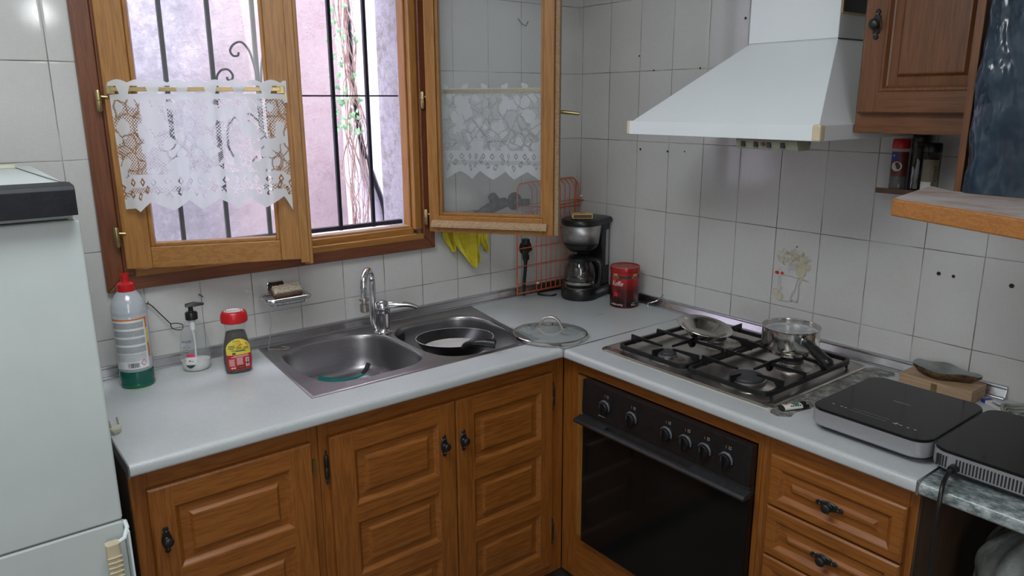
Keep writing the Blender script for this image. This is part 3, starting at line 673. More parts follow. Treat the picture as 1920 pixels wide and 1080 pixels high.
# ================================================================== WORKTOPS
def nose(b, x0, x1, yb, yf):   # rounded front edge, profile in (y,z)
    r = .011; p = [(yb, ZC)]+[(yf+r-r*math.sin(math.radians(a)), ZC-r+r*math.cos(math.radians(a))) for a in range(0, 91, 15)]+[(yf, .866)]+[(yf+.007-.007*math.cos(math.radians(a)), .866-.007*math.sin(math.radians(a))) for a in (30, 60, 90)]+[(yb, .859)]
    b.prismx(p, x0, x1)
def walls(b, loop, z0, z1):
    b.rings([[(x, y, z0) for x, y in loop], [(x, y, z1) for x, y in loop]], False, False)
shole = [(-1.342, -.045), (-1.342, -.493), (-.602, -.493), (-.585, -.045)]
b = MB(); b.mat(M_count); outer = [(-1.8455, -.0008), (-1.8455, -.600), (-.6, -.600), (-.6, -.6165), (-.0008, -.6165), (-.0008, -.0008)]
holed(b, outer, [shole], ZC); holed(b, outer, [shole], .859); walls(b, outer, .859, ZC); walls(b, shole, .859, ZC); nose(b, -1.8455, -.6175, -.600, -.617)
solo(b, 'worktop', (-1.2, -.3, .859), 'white laminate worktop under the window, around the double sink', 'worktop', smooth=35)
hhole = [(.700, -.515), (1.272, -.515), (1.272, -.072), (.700, -.072)]
b = MB(MH); b.mat(M_count); outer = [(.6235, -.600), (1.680, -.600), (1.680, -.0008), (.6235, -.0008)]
holed(b, outer, [hhole], ZC); holed(b, outer, [hhole], .859); walls(b, outer, .859, ZC); walls(b, hhole, .859, ZC); nose(b, .618, 1.680, -.600, -.617)
solo(b, 'worktop', (-.3, -1.15, .859), 'white laminate worktop around the gas hob', 'worktop', smooth=35)
b = MB(MH); b.mat(M_marble); b.box(1.686, 2.75, -.600, -.0008, .859, ZC); nose(b, 1.686, 2.75, -.600, -.617)
b.box(2.70, 2.748, -.58, -.02, 0, .859)
solo(b, 'marble_worktop', (-.3, -2.2, .859), 'green-grey marbled worktop at the right end, under the second induction plate', 'worktop', smooth=35)
b = MB(); b.mat(M_strip); b.box(-.6, -.025, -.6232, -.6168, .87, ZC+.0008); b.prismx([(-.6232, ZC+.0008), (-.6232, .86), (-.6168, .86), (-.6168, ZC+.0008)], -.6182, -.600); b.box(-.620, -.612, -.6225, -.6175, .862, ZC-.004)
solo(b, 'joint_strip', (-.3, -.62, .87), 'thin metal strip covering the joint of the two white worktops', 'trim strip', bevel=.0008)
b = MB(); b.mat(M_strip); b.box(-1.8492, -1.8458, -.618, -.026, .858, ZC+.001)
solo(b, 'end_strip', (-1.847, -.3, .858), 'aluminium edge strip on the worktop end next to the fridge', 'trim strip', bevel=.001)
b = MB(MH); b.mat(M_strip); b.box(1.6802, 1.6858, -.6182, -.026, .858, ZC+.001)
solo(b, 'end_strip', (-.3, -1.683, .858), 'aluminium strip between the white and the marbled worktop', 'trim strip', bevel=.001)

# ================================================================== SINK
sk = Thing('kitchen_sink', (-.98, -.27, ZC), 'stainless steel sink with two bowls set into the white worktop', 'sink')
def sup(cx, cy, a, b_, e, n=56): return [(cx+a*math.copysign(abs(math.cos(t))**(2/e), math.cos(t)), cy+b_*math.copysign(abs(math.sin(t))**(2/e), math.sin(t))) for t in (2*PI*i/n for i in range(n))]
sp = [(-1.357, -.0265), (-1.390, -.508), (-.640, -.508), (-.549, -.0265)]
def inset(P, d):
    c = (sum(p[0] for p in P)/4, sum(p[1] for p in P)/4); return [(x+math.copysign(d, c[0]-x), y+math.copysign(d, c[1]-y)) for x, y in P]
bowls = [(-1.155, -.266, .183, .194, 3.6), (-.788, -.288, .178, .202, 3.4)]
b = MB(); b.mat(M_sink); loops = [sup(*w) for w in bowls]
o1, o2, o3 = inset(sp, .003), inset(sp, .012), inset(sp, .018)
b.rings([[(x, y, z) for x, y in P] for P, z in ((sp, ZC+.0003), (sp, ZC+.0015), (o1, ZC+.003), (o2, ZC+.003), (o3, ZC+.0022))], False, False)
holed(b, o3, loops, ZC+.0022); b.build('sink_top', sk, smooth=30)
for w in bowls:
    b = MB(); b.mat(M_sink); cx, cy, a, b_, e = w; rs = []
    for s, z, ee in ((1, .0022, e), (.985, .0008, e), (.972, -.004, e), (.965, -.012, e), (.945, -.07, e), (.93, -.098, e-.3), (.90, -.112, e-.5), (.82, -.120, e-.8), (.5, -.124, 2.4), (.2, -.126, 2), (.19, -.130, 2)):
        rs.append([(x, y, ZC+z) for x, y in sup(cx, cy, a*s, b_*s, ee)])
    b.rings(rs, False, True); o = b.build('bowl', sk, smooth=60)
    b = MB(); b.mat(M_chrome); b.lathe([(.032, -.1265), (.034, -.125), (.028, -.1255), (.026, -.128), (.012, -.128), (0, -.1285)], (cx, cy, ZC), 24, cap0=False); b.build('drain', o, smooth=40)
b = MB(); b.mat(M_blackm)
for i in range(6):
    t = math.radians(112+i*4.2); x = -.788+.178*.958*math.copysign(abs(math.cos(t))**(2/3.4), math.cos(t)); y = -.288+.202*.958*abs(math.sin(t))**(2/3.4)
    b.box(x-.0014, x+.0014, y-.004, y+.003, ZC-.046, ZC-.020)
b.build('overflow_slots', sk)
# tap
tp = Thing('mixer_tap', (-.965, -.118, ZC+.002), 'chrome single-lever mixer tap with a high curved spout behind the sink', 'tap')
tc = (-.965, -.112)
b = MB(); b.mat(M_chrome); b.lathe([(0, .891), (.031, .891), (.031, .893), (.026, .896), (.024, .905), (.0235, .94), (.026, .955), (.0255, .962), (.0255, .968)], (tc[0], tc[1], 0), 28, cap1=True); b.build('tap_body', tp, smooth=50)
b = MB(); b.mat(M_chrome); b.lathe([(.0255, .968), (.026, .975), (.0245, .987), (.018, .996), (.008, 1.0), (0, 1.0005)], (tc[0], tc[1], 0), 28); 
b.tube(spline([(-.955, -.118, .982), (-.925, -.138, .983), (-.89, -.158, .981), (-.868, -.172, .972)], 5), [.012-.0055*i/15 for i in range(16)], 12); lv = b.build('lever', tp, smooth=50)
sx, sy = -.995, -.106
pts = [(sx+.008, sy+.002, .91), (sx, sy, .93), (sx, sy, .97), (sx, sy, 1.05)]
dx, dy = -.062, -.062
for i in range(0, 13):
    a = PI*i/12; k = (1-math.cos(a))/2; pts.append((sx+dx*k, sy+dy*k, 1.065+.046*math.sin(a)))
pts += [(sx+dx, sy+dy, 1.045), (sx+dx, sy+dy, 1.03)]
b = MB(); b.mat(M_chrome); b.tube(pts, .0105, 16); b.build('spout', tp, smooth=60)
b = MB(); b.mat(M_hob); b.lathe([(.0105, 1.034), (.015, 1.033), (.0155, 1.026), (.013, 1.023), (.0085, 1.022), (.0085, 1.016), (.0145, 1.014), (.0145, .990), (.0125, .988), (.010, .988)], (sx+dx, sy+dy, 0), 20); b.build('aerator', tp, smooth=35)

# ================================================================== OVEN
ov = Thing('built_in_oven', (-.59, -.99, .25), 'black built-in oven with six knobs and a dark glass door', 'oven')
OF = -.590
b = MB(MH); b.mat(M_blackm); b.box(.690, 1.285, OF+.022, -.06, .255, .80); b.build('oven_body', ov)
b = MB(MH); b.mat(M_black); b.prismx([(OF-.010, .700), (OF-.006, .807), (OF+.018, .807), (OF+.018, .700)], .687, 1.289); cp = b.build('control_panel', ov, bevel=.002)
b = MB(MH); b.mat(M_cglass); b.box(.687, 1.289, OF-.004, OF+.0175, .250, .668); b.build('door_glass', ov, bevel=.002)
b = MB(MH); b.mat(M_blackm); b.box(.687, 1.289, OF-.006, OF+.0175, .6685, .6985); b.build('door_top_rail', ov, bevel=.0015)
b = MB(MH); b.mat(M_blackm)
hp = [(OF-.0065, .690), (OF-.034, .684), (OF-.040, .678), (OF-.038, .672), (OF-.0065, .672)]
b.prismx(hp, .680, .80); b.prismx(hp, 1.115, 1.296); b.prismx([(OF-.024, .6862), (OF-.034, .684), (OF-.040, .678), (OF-.038, .672), (OF-.024, .672)], .80, 1.115)
b.build('door_handle', ov, bevel=.0015)
for i, u in enumerate((.787, .894, 1.023, 1.089, 1.152, 1.219)):
    yk = OF-.0085; b = MB(MH @ T(u, yk, .747)); b.mat(M_silver if False else M_black); b.lathe([(0, .001), (.0225, .001), (.0225, -.003), (.019, -.006), (.018, -.014), (.0165, -.016), (0, -.016)], n=28, axis='y')
    b.box(-.0035, .0035, -.024, -.014, -.0165, .0165); k = b.build('knob', cp, smooth=35)
    b = MB(MH @ T(u, yk, .747)); b.mat(M_ring); n = 24; rs = [[], [], [], []]
    for j in range(n+1):
        a = math.radians(-15+210*j/n); 
        for q, (r, y) in enumerate(((.0185, -.0055), (.0185, -.0075), (.0222, -.0045), (.0222, -.003))): rs[q].append((r*math.cos(a), y, r*math.sin(a)))
    b.rings(rs, False, False, closed=False); b.box(-.001, .001, -.0245, -.0238, .004, .016); b.build('scale_ring', k)
b = MB(MH); fn = lambda u, v: (u, OF-.0067-(.807-v)*.0374-.0004, v)
for i, u in enumerate((.787, .894, 1.023, 1.089, 1.152, 1.219)):
    if i: b.build('symbol_lettering', cp, recalc=False); b = MB(MH)
    patch(b, u-.0035, u-.0027, .777, .785, fn, M_lblgrey, 1)
    if i < 2:
        for a in ((.005, .012, .777, .778), (.005, .012, .784, .785), (.005, .006, .777, .785), (.011, .012, .777, .785)): patch(b, u+a[0], u+a[1], a[2], a[3], fn, M_lblgrey, 1)
        if i: patch(b, u+.006, u+.011, .7805, .7815, fn, M_lblgrey, 1)
    else:
        for q in range(4): disc(b, u+.006+.005*(q % 2), .784-.005*(q//2), .0017, .0017, fn, M_lorg if q == (0, 2, 3, 1)[i-2] else M_lblgrey, 8)
b.build('symbol_lettering', cp, recalc=False); b = MB(MH)
patch(b, .762, .789, .7135, .7155, fn, M_lblgrey, 1); patch(b, .760, .772, .754, .755, fn, M_lblgrey, 1)
b.build('symbol_lettering', cp, recalc=False)

# ================================================================== GAS HOB (local frame: u right, y depth)
hb = Thing('gas_hob', (-.29, -.985, ZC), 'stainless steel four-burner gas hob with black cast grates', 'hob')
hx0, hx1, hy0, hy1 = .687, 1.288, -.531, -.042
b = MB(MH); b.mat(M_hob)
rr_ = lambda d, r=.022: rrect(hx0+d, hx1-d, hy0+d, hy1-d, r)
b.rings([[(x, y, z) for x, y in P] for P, z in ((rr_(0), ZC+.0003), (rr_(0), ZC+.003), (rr_(.004), ZC+.006), (rr_(.028), ZC+.006), (rr_(.033), ZC+.003))], False, True); b.build('hob_plate', hb, smooth=30)
burn = [(.885, -.445, .024, .5), (1.152, -.435, .045, 1), (.885, -.215, .030, .8), (1.152, -.222, .030, .8)]
for u, y, r, k in burn:
    c = (u, y, ZC+.003)
    b = MB(MH); b.mat(M_hob); b.lathe([(r+.028, 0), (r+.027, .003), (r+.012, .007), (r+.006, .008), (r+.002, .004), (0, .004)], c, 36, cap0=False); bw = b.build('burner', hb, smooth=40)
    b = MB(MH); b.mat(M_brush); b.lathe([(r-.004, .004), (r-.003, .010), (r+.003, .013), (r+.004, .018), (r, .0195), (0, .0195)], c, 36, cap0=False); b.build('flame_ring', bw, smooth=35)
    b = MB(MH); b.mat(M_cap); n = 60; rs = []
    for d, z in ((.0, .0195), (0, .022), (.001, .0245), (.003, .026), (r-.001, .0265)): rs.append([(u+(r+.002-d-(.001 if i % 2 and d < .003 else 0))*math.cos(2*PI*i/n), y+(r+.002-d-(.001 if i % 2 and d < .003 else 0))*math.sin(2*PI*i/n), c[2]+z) for i in range(n)])
    b.rings(rs); b.build('burner_cap', bw, smooth=30)
zt = ZC+.042
def grate(u0, u1, y0, y1, bs):
    g = bpy.data.objects.new('grate', None); C.objects.link(g); g.parent = hb
    b = MB(MH); b.mat(M_grate); z0 = ZC+.016
    O = rrect(u0, u1, y0, y1, .028, 6); I = rrect(u0+.010, u1-.010, y0+.010, y1-.010, .02, 6)
    b.rings([[(x, y, z) for x, y in P] for P, z in ((O, z0), (O, z0+.012), (I, z0+.012), (I, z0), (O, z0))], False, False)
    for fu in (u0+.03, u1-.03):
        for fy in (y0+.02, y1-.02): pass
    for fu, fy in ((u0+.004, y0+.03), (u1-.004, y0+.03), (u0+.004, y1-.03), (u1-.004, y1-.03)): b.lathe([(.004, ZC+.006), (.004, z0+.002)], (fu, fy, 0), 8)
    b.build('grate_frame', g, bevel=.002)
    ym = (bs[0][1]+bs[1][1])/2
    b = MB(MH); b.mat(M_grate); b.prismx([(ym-.0032, zt-.009), (ym+.0032, zt-.009), (ym+.0025, zt), (ym-.0025, zt)], u0+.002, u1-.002)
    for ue in (u0+.001, u1-.009): b.box(ue, ue+.008, ym-.003, ym+.003, z0+.002, zt-.006)
    def finger(p, q):   # vertical blade from the frame p to the burner q
        d = Vector((q[0]-p[0], q[1]-p[1])).normalized(); n_ = Vector((-d.y, d.x))*.0026; e = Vector(p)-d*.006
        pts = [(e, zt+.004), (e, z0), (Vector(p)+d*.010, z0+.002), (Vector(p)+d*.022, zt-.008), (Vector(q), zt-.006), (Vector(q), zt)]
        b.rings([[(P.x+s*n_.x, P.y+s*n_.y, z) for P, z in pts] for s in (-1, 1)])
    for (bu, by, r, _) in bs:
        g_ = r*.45+.010
        finger((u0+.006, by), (bu-g_, by)); finger((u1-.006, by), (bu+g_, by))
        if by < ym: finger((bu, y0+.006), (bu, by-g_)); finger((bu, ym), (bu, by+g_))
        else: finger((bu, y1-.006), (bu, by+g_)); finger((bu, ym), (bu, by-g_))
    b.build('pan_supports', g, bevel=.0008)
    return g
grate(.742, .999, -.512, -.085, [burn[0], burn[2]]); grate(1.003, 1.262, -.512, -.085, [burn[1], burn[3]])
# grease film beside the hob is part of the worktop: a flat dirty stain with its own outline
b = MB(MH); 
def dirt_mat():
    m, t, bb = nt('greasy_residue'); t.nodes.remove(bb); out = t.nodes['Material Output']
    v = coords(t); f = noi(t, v, 38, 8, .75); al = ramp(t, f, [(.40, (0, 0, 0)), (.62, (1, 1, 1))])
    tr = N(t, 'ShaderNodeBsdfTransparent'); p = N(t, 'ShaderNodeBsdfPrincipled'); p.inputs['Base Color'].default_value = (.17, .14, .105, 1); p.inputs['Roughness'].default_value = .25
    mx = N(t, 'ShaderNodeMixShader'); t.links.new(mth(t, 'MULTIPLY_ADD', al, .45, .10), mx.inputs[0]); t.links.new(tr.outputs[0], mx.inputs[1]); t.links.new(p.outputs[0], mx.inputs[2]); t.links.new(mx.outputs[0], out.inputs[0]); return m
M_dirt = dirt_mat(); b.mat(M_dirt)
pts = [(1.2885, -.53), (1.30, -.548), (1.325, -.552), (1.345, -.530), (1.338, -.50), (1.348, -.44), (1.336, -.37), (1.345, -.30), (1.335, -.22), (1.345, -.12), (1.37, -.06), (1.355, -.03), (1.30, -.028), (1.2885, -.045)]
b.prismz(pts, ZC+.0001, ZC+.0005)
solo(b, 'grease_stain', (-.3, -1.31, ZC), 'brownish grease stain on the worktop right beside the hob edge', 'stain')
b = MB(MH); b.mat(M_yelw); rr = random.Random(5)
top = [(.76+i*.0105, -.5325) for i in range(51)]; bot = [(u, -.5325-.0015-rr.uniform(0, .003)*(1 if u > .85 else .3)) for u, _ in top]
b.prismz(top+bot[::-1], ZC+.0001, ZC+.0012)
solo(b, 'sealant_bead', (-.533, -1.0, ZC), 'yellowed sealant oozing along the front edge of the hob', 'sealant')

# ================================================================== COOKWARE
sp_ = Thing('saucepan', (-.225, -1.138, zt), 'small steel saucepan with greyish milk and a black handle on the back right burner', 'saucepan')
pc = (-.222, -1.142); z0 = zt+.0015
b = MB(); b.mat(M_pan); b.lathe([(0, z0), (.052, z0), (.058, z0+.003), (.058, z0+.012), (.066, z0+.016), (.0765, z0+.024), (.078, z0+.034), (.078, z0+.076), (.0805, z0+.079), (.0805, z0+.081), (.077, z0+.0805), (.0762, z0+.076), (.0762, z0+.03), (.070, z0+.018), (0, z0+.016)], (*pc, 0), 48); b.build('pot', sp_, smooth=35)
b = MB(); b.mat(M_mlk); b.lathe([(.0758, z0+.067), (.074, z0+.065), (.06, z0+.0645), (.03, z0+.0655), (0, z0+.065)], (*pc, 0), 40, cap0=False); b.build('milk', sp_, smooth=60)
d = Vector((-.50, -.866, 0)).normalized()
P = lambda t, z: (pc[0]+d.x*t, pc[1]+d.y*t, z0+z)
b = MB(); b.mat(M_black); b.tube(spline([P(.077, .055), P(.10, .056), P(.13, .050), P(.17, .042), P(.205, .036)], 5), [.012]*4+[.013]*6+[.015]*6+[.0155]*4+[.010], 14); b.build('handle', sp_, smooth=60)
b = MB(); b.mat(M_pan); b.tube([P(.074, .055), P(.082, .055)], .0125, 12); b.build('bracket', sp_, smooth=40)
# shallow steel dish, tilted on the grate
sd = Thing('steel_dish', (-.30, -.90, zt), 'shallow round stainless steel dish tilted on the back left burner grate', 'dish')
axis = Vector((F_.x, F_.y, 0)).normalized(); MD = Matrix.Translation((-.292, -.894, zt+.019)) @ Matrix.Rotation(math.radians(8), 4, axis) @ Matrix.Rotation(math.radians(7), 4, Vector((R_.x, R_.y, 0)))
b = MB(MD); b.mat(M_pan); b.lathe([(0, -.014), (.043, -.014), (.047, -.012), (.066, .010), (.072, .0155), (.084, .018), (.0845, .0195), (.084, .0202), (.071, .0178), (.065, .012), (.046, -.009), (.042, -.0115), (0, -.0118)], n=56); b.build('dish_body', sd, smooth=40)
# glass lid
ld = Thing('glass_lid', (-.567, -.497, ZC), 'round glass pan lid with steel rim and arched handle right of the sink', 'lid')
MLd = T(-.561, -.492, ZC+.0035) @ Matrix.Rotation(math.radians(1.2), 4, 'Y')
b = MB(MLd); b.mat(M_pan); b.lathe([(.121, 0), (.1225, .002), (.1225, .009), (.1205, .011), (.1175, .011), (.1175, .009), (.1195, .008), (.1195, .002), (.121, 0)], n=64, cap0=False, cap1=False); b.build('steel_rim', ld, smooth=35)
b = MB(MLd); b.mat(M_lidglass); b.lathe([(.119, .009), (.115, .0115), (.095, .0175), (.06, .023), (.03, .025), (0, .0255)], n=64, cap0=False); b.build('glass', ld, smooth=60)
b = MB(MLd); b.mat(M_hob)
hd = Vector((R_.x, R_.y, 0)).normalized(); q_ = lambda t, z: (hd.x*t*1.0+.0, hd.y*t, z)
hd = Vector((.62, -.78, 0)); 
b.tube(spline([q_(-.050, .0245), q_(-.040, .026), (hd.x*-.026, hd.y*-.026, .050), (hd.x*-.010, hd.y*-.010, .060), (hd.x*.010, hd.y*.010, .060), (hd.x*.026, hd.y*.026, .050), q_(.040, .026), q_(.050, .0245)], 5), .0048, 10); b.build('lid_handle', ld, smooth=60)
for t in (-.047, .047): b = MB(MLd); b.mat(M_hob); b.lathe([(.007, .0245), (.007, .029), (.004, .031), (0, .031)], (hd.x*t, hd.y*t, 0), 12); b.build('rivet', ld, smooth=40)
b = MB(MLd); b.mat(M_ink).lathe([(.0028, .0235), (.0028, .0262), (0, .0262)], (.035, .03, 0), 10); b.build('steam_vent', ld, smooth=40)
# frying pan leaning in the right bowl
fp = Thing('frying_pan', (-.81, -.31, .80), 'black frying pan with a pale inside lying in the right sink bowl', 'frying pan')
MF = T(-.806, -.300, .878) @ Matrix.Rotation(math.radians(-3.5), 4, Vector((.79, -.62, 0))) @ Matrix.Rotation(math.radians(-1.0), 4, Vector((.62, .79, 0)))
b = MB(MF); b.mat(M_black); b.lathe([(0, -.032), (.096, -.032), (.104, -.028), (.126, .006), (.1275, .008), (.126, .0095), (.1245, .008), (.104, -.021), (.099, -.023), (0, -.023)], n=64); fpb = b.build('pan_body', fp, smooth=35)
b = MB(MF); b.mat(M_offw); b.tube([(.1265*math.cos(2*PI*i/64), .1265*math.sin(2*PI*i/64), .0088) for i in range(64)], .0010, 6, closed=True); b.build('rim', fpb, smooth=60)
b = MB(MF); b.mat(M_pwhite); b.lathe([(.1035, -.0208), (.099, -.0222), (0, -.0224)], n=64, cap0=False); b.build('pan_bottom', fpb, smooth=40)
b = MB(); b.mat(M_black)
b.tube(spline([(-.850, -.412, .889), (-.852, -.430, .902), (-.845, -.450, .912), (-.826, -.470, .916), (-.803, -.490, .914), (-.790, -.502, .911)], 5), [.008]*4+[.0095]*6+[.0125]*7+[.014]*6+[.0145]*2+[.013], 14); b.build('handle', fp, smooth=60)
b = MB(); b.mat(M_chrome); b.sphere((-.850, -.416, .898), .004, 8, 6); b.build('rivet', fp, smooth=60)
# utensils in the left bowl
ut = Thing('spatula', (-1.13, -.14, .77), 'teal plastic spatula with a dark grip lying in the left sink bowl', 'spatula')
b = MB(); b.mat(M_teal); zb = ZC-.1195
def strip3(b, pts, w, t): 
    rs = []
    for i, p in enumerate(pts):
        p = Vector(p); q = Vector(pts[min(i+1, len(pts)-1)])-Vector(pts[max(i-1, 0)]); n_ = Vector((-q.y, q.x, 0)).normalized()*w[i]/2
        rs.append([tuple(p-n_), tuple(p+n_), tuple(p+n_+Vector((0, 0, t))), tuple(p-n_+Vector((0, 0, t)))])
    b.rings(rs)
strip3(b, [(-1.200, -.108, zb+.012), (-1.188, -.116, zb+.006), (-1.162, -.136, zb+.003), (-1.130, -.152, zb+.003), (-1.095, -.160, zb+.004), (-1.065, -.155, zb+.007)], [.030, .032, .022, .013, .012, .011], .006)
b.build('blade', ut, bevel=.001)
b = MB(); b.mat(M_blackm); b.tube([(-1.070, -.155, zb+.012), (-1.052, -.146, zb+.020), (-1.038, -.136, zb+.032)], [.006, .008, .008], 10); b.build('grip', ut, smooth=50)
b = MB(); b.mat(M_offw); b.rings([[(x, y, z) for x, y in rrect(-1.245, -1.180, -.150, -.090, .008)] for z in (zb-.003, zb+.0015)])
solo(b, 'sponge_cloth', (-1.21, -.12, zb), 'small white cloth under the teal spatula in the left sink bowl', 'cloth', bevel=.001)

# ================================================================== THINGS ON THE LEFT WORKTOP
# detergent bottle
cx, cy = -1.716, -.108; R = .0435
bt = Thing('detergent_bottle', (cx, cy, ZC), 'tall white detergent bottle with red cap and a green liquid rest beside the fridge', 'bottle')
b = MB(); b.mat(M_milky); b.lathe([(.041, .047), (.043, .052), (R, .058), (R, .198), (.0425, .202), (R, .206), (R, .214), (.0425, .217), (.0425, .222), (.038, .240), (.028, .256), (.020, .264), (.0165, .268), (.0165, .274)], (cx, cy, ZC), 40, cap0=False, cap1=False); b.build('bottle_body', bt, smooth=50)
b = MB(); b.mat(M_green2); b.lathe([(0, .0), (.040, 0), (.0425, .003), (.0425, .010)], (cx, cy, ZC), 40, cap1=False); b.mat(M_green); b.lathe([(.0425, .010), (.0415, .012), (.0425, .016), (.0425, .036), (.0412, .047), (0, .047)], (cx, cy, ZC), 40, cap0=False); b.build('liquid', bt, smooth=50)
b = MB(); b.mat(M_red); b.lathe([(.0215, .262), (.022, .264), (.0215, .282), (.017, .286), (.0105, .288), (.0095, .300), (.0105, .302), (.0105, .309), (0, .309)], (cx, cy, ZC), 28); b.build('cap', bt, smooth=35)
fn = cyl(cx, cy, R, CAMA(cx, cy)); L = MB(); zz = lambda v: ZC+v
patch(L, -.058, .036, zz(.056), zz(.194), fn, M_cream_p, 24)
fn2 = cyl(cx, cy, R, CAMA(cx, cy), .0011); fn3 = cyl(cx, cy, R, CAMA(cx, cy), .0015)
patch(L, -.058, .044, zz(.190), zz(.194), fn2, M_lorg, 24)
patch(L, .036, .042, zz(.165), zz(.192), fn2, M_lorg, 4); patch(L, .036, .042, zz(.122), zz(.165), fn2, M_lyel, 4); patch(L, .037, .043, zz(.083), zz(.122), fn2, M_lorg, 4)
for v0, v1 in ((.168, .184), (.146, .162), (.124, .140), (.101, .118)): patch(L, -.050, .031, zz(v0), zz(v1), fn2, M_lblgrey, 20)
for k in range(5): patch(L, -.050, .028, zz(.079+k*.004), zz(.0805+k*.004), fn2, M_lblgrey, 16)
rr = random.Random(2); u = -.018
while u < .008: w_ = rr.choice([.0007, .0012, .0018]); patch(L, u, u+w_, zz(.060), zz(.073), fn2, M_ink, 1); u += w_+rr.choice([.0008, .0015])
poly(L, [(.0205, zz(.062)), (.0285, zz(.071)), (.0205, zz(.080)), (.0125, zz(.071))], fn2, M_lred); poly(L, [(.0205, zz(.0642)), (.0267, zz(.071)), (.0205, zz(.0778)), (.0143, zz(.071))], fn3, M_cream_p); text(L, '!', .0205, zz(.071), .009, cyl(cx, cy, R, CAMA(cx, cy), .0018), M_ink)
L.build('label', bt, recalc=False)
# pump bottle (oval)
cx, cy = -1.556, -.090
pb = Thing('soap_pump_bottle', (cx, cy, ZC), 'clear pump bottle of white hand soap with a black pump head', 'pump bottle')
an = math.radians(-12); MP = T(cx, cy, ZC, an)
b = MB(MP); b.mat(M_clear); prof = [(.024, .001), (.032, .003), (.037, .012), (.040, .03), (.0405, .055), (.038, .085), (.034, .11), (.028, .13), (.018, .143), (.0135, .148), (.0135, .152)]
def oval(rs, sy, n=40): return [[(r*math.cos(2*PI*i/n), r*(sy+(1-sy)*max(0, (h-.12)/.03 if h > .12 else 0))*math.sin(2*PI*i/n), h) for i in range(n)] for r, h in rs]
b.rings(oval(prof, .72), True, False); b.build('bottle_body', pb, smooth=60)
b = MB(MP); b.mat(M_offw); b.rings(oval([(.030, .0025), (.0355, .010), (.0375, .02), (.0382, .032), (0.001, .036)], .70)); b.build('soap', pb, smooth=60)
b = MB(MP); b.mat(M_offw); b.tube([(0, 0, .02), (0.002, 0, .08), (0, 0, .135)], .0028, 8); b.lathe([(.008, .12), (.009, .14), (.009, .15)], (0, 0, 0), 12); b.build('dip_tube', pb, smooth=60)
b = MB(MP); b.mat(M_black); b.lathe([(.0165, .150), (.0168, .152), (.0168, .169), (.015, .172), (.007, .173), (.0065, .186), (.007, .188), (0, .188)], n=28)
b.rings([[(x, y*.5, z) for x, z, y in ((-.014, .188, .018), (-.014, .195, .018), (-.014, .195, -.018), (-.014, .188, -.018))], [(x, y*.5, z) for x, z, y in ((.010, .188, .024), (.010, .199, .016), (.010, .199, -.016), (.010, .188, -.024))], [(x, y*.5, z) for x, z, y in ((.036, .1895, .014), (.036, .194, .012), (.036, .194, -.012), (.036, .1895, -.014))]]); b.build('pump_head', pb, smooth=35, bevel=.0015)
L = MB(MP)
def ovf(off): 
    def f(u, v):
        a = math.radians(-125)+u/.036
        h = v; r = 0
        for (r0, h0), (r1, h1) in zip(prof, prof[1:]):
            if h0 <= h <= h1: r = r0+(r1-r0)*(h-h0)/(h1-h0); break
        else: r = prof[-1][0]
        r += off; return (r*math.cos(a), r*.72*math.sin(a), h)
    return f
f1, f2 = ovf(.0006), ovf(.0012)
text(L, 'amalfi', -.0015, .092, .0125, f1, M_blue, 1.05); text(L, 'crema', 0, .082, .0045, f1, M_ink)
text(L, 'Jabón de', 0, .0755, .006, f1, M_ink); text(L, 'manos', -.004, .069, .006, f1, M_ink); text(L, 'Coco', -.004, .0615, .0075, f1, M_ink)
for k in range(6): patch(L, -.014, -.004-(k % 2)*.003, .0535-k*.004, .055-k*.004, f1, M_lblgrey, 4)
patch(L, -.001, .018, .047, .056, f1, M_pink, 6)
patch(L, -.004, .022, .024, .046, f1, M_cream_p, 8); disc(L, .006, .036, .0022, .0018, f2, M_ink); patch(L, .010, .015, .034, .0352, f2, M_ink, 2)
poly(L, [(-.008+.026*i/10, .022) for i in range(11)]+[(.018-.026*i/10, .022-.009*math.sin(PI*i/10)) for i in range(1, 10)], f1, M_ink)
L.build('label', pb, recalc=False)
# instant coffee jar
cx, cy = -1.466, -.178; an = math.radians(-8); MJ = T(cx, cy, ZC, an)
jr = Thing('instant_coffee_jar', (cx, cy, ZC), 'waisted glass jar of instant coffee with a red lid and yellow-red label', 'jar')
def jar_w(h): 
    pts = [(0, .030), (.004, .0375), (.03, .0405), (.06, .040), (.09, .035), (.115, .0285), (.13, .0265), (.145, .0300), (.15, .0310)]
    for (a, x), (c, y) in zip(pts, pts[1:]):
        if a <= h <= c: return x+(y-x)*(h-a)/(c-a)
    return pts[-1][1]
def jr_ring(h, d=0, n=48, dep=.68): w = jar_w(h)-d; return [(x, y, h) for x, y in sup(0, 0, w, max(.001, (w*dep if h < .1 else w*(dep+(1-dep)*(h-.1)/.05))), 2.6 if h < .12 else 2.2, n)]
hs = [0, .002, .004, .015, .03, .045, .06, .075, .09, .10, .11, .118, .125, .13, .138, .145, .15]
b = MB(MJ); b.mat(M_glassj); b.rings([jr_ring(h) for h in hs]); b.build('glass_body', jr, smooth=60)
b = MB(MJ); b.mat(M_coffee); b.rings([jr_ring(h, .0028) for h in hs if .002 < h < .121]); b.build('coffee', jr, smooth=60)
b = MB(MJ); b.mat(M_red); b.lathe([(.0335, .146), (.0362, .148), (.0370, .156), (.0355, .170), (.0325, .1765), (.030, .1785), (.0, .1785)], n=40, sy=.92); b.build('lid', jr, smooth=40)
L = MB(MJ); disc(L, 0, 0, .0255, .0225, lambda u, v: (u, v, .1790), M_pink if False else M_offw, 32)
text(L, 'Soluble', 0, .001, .0115, lambda u, v: (u, v, .1794), M_ink); 
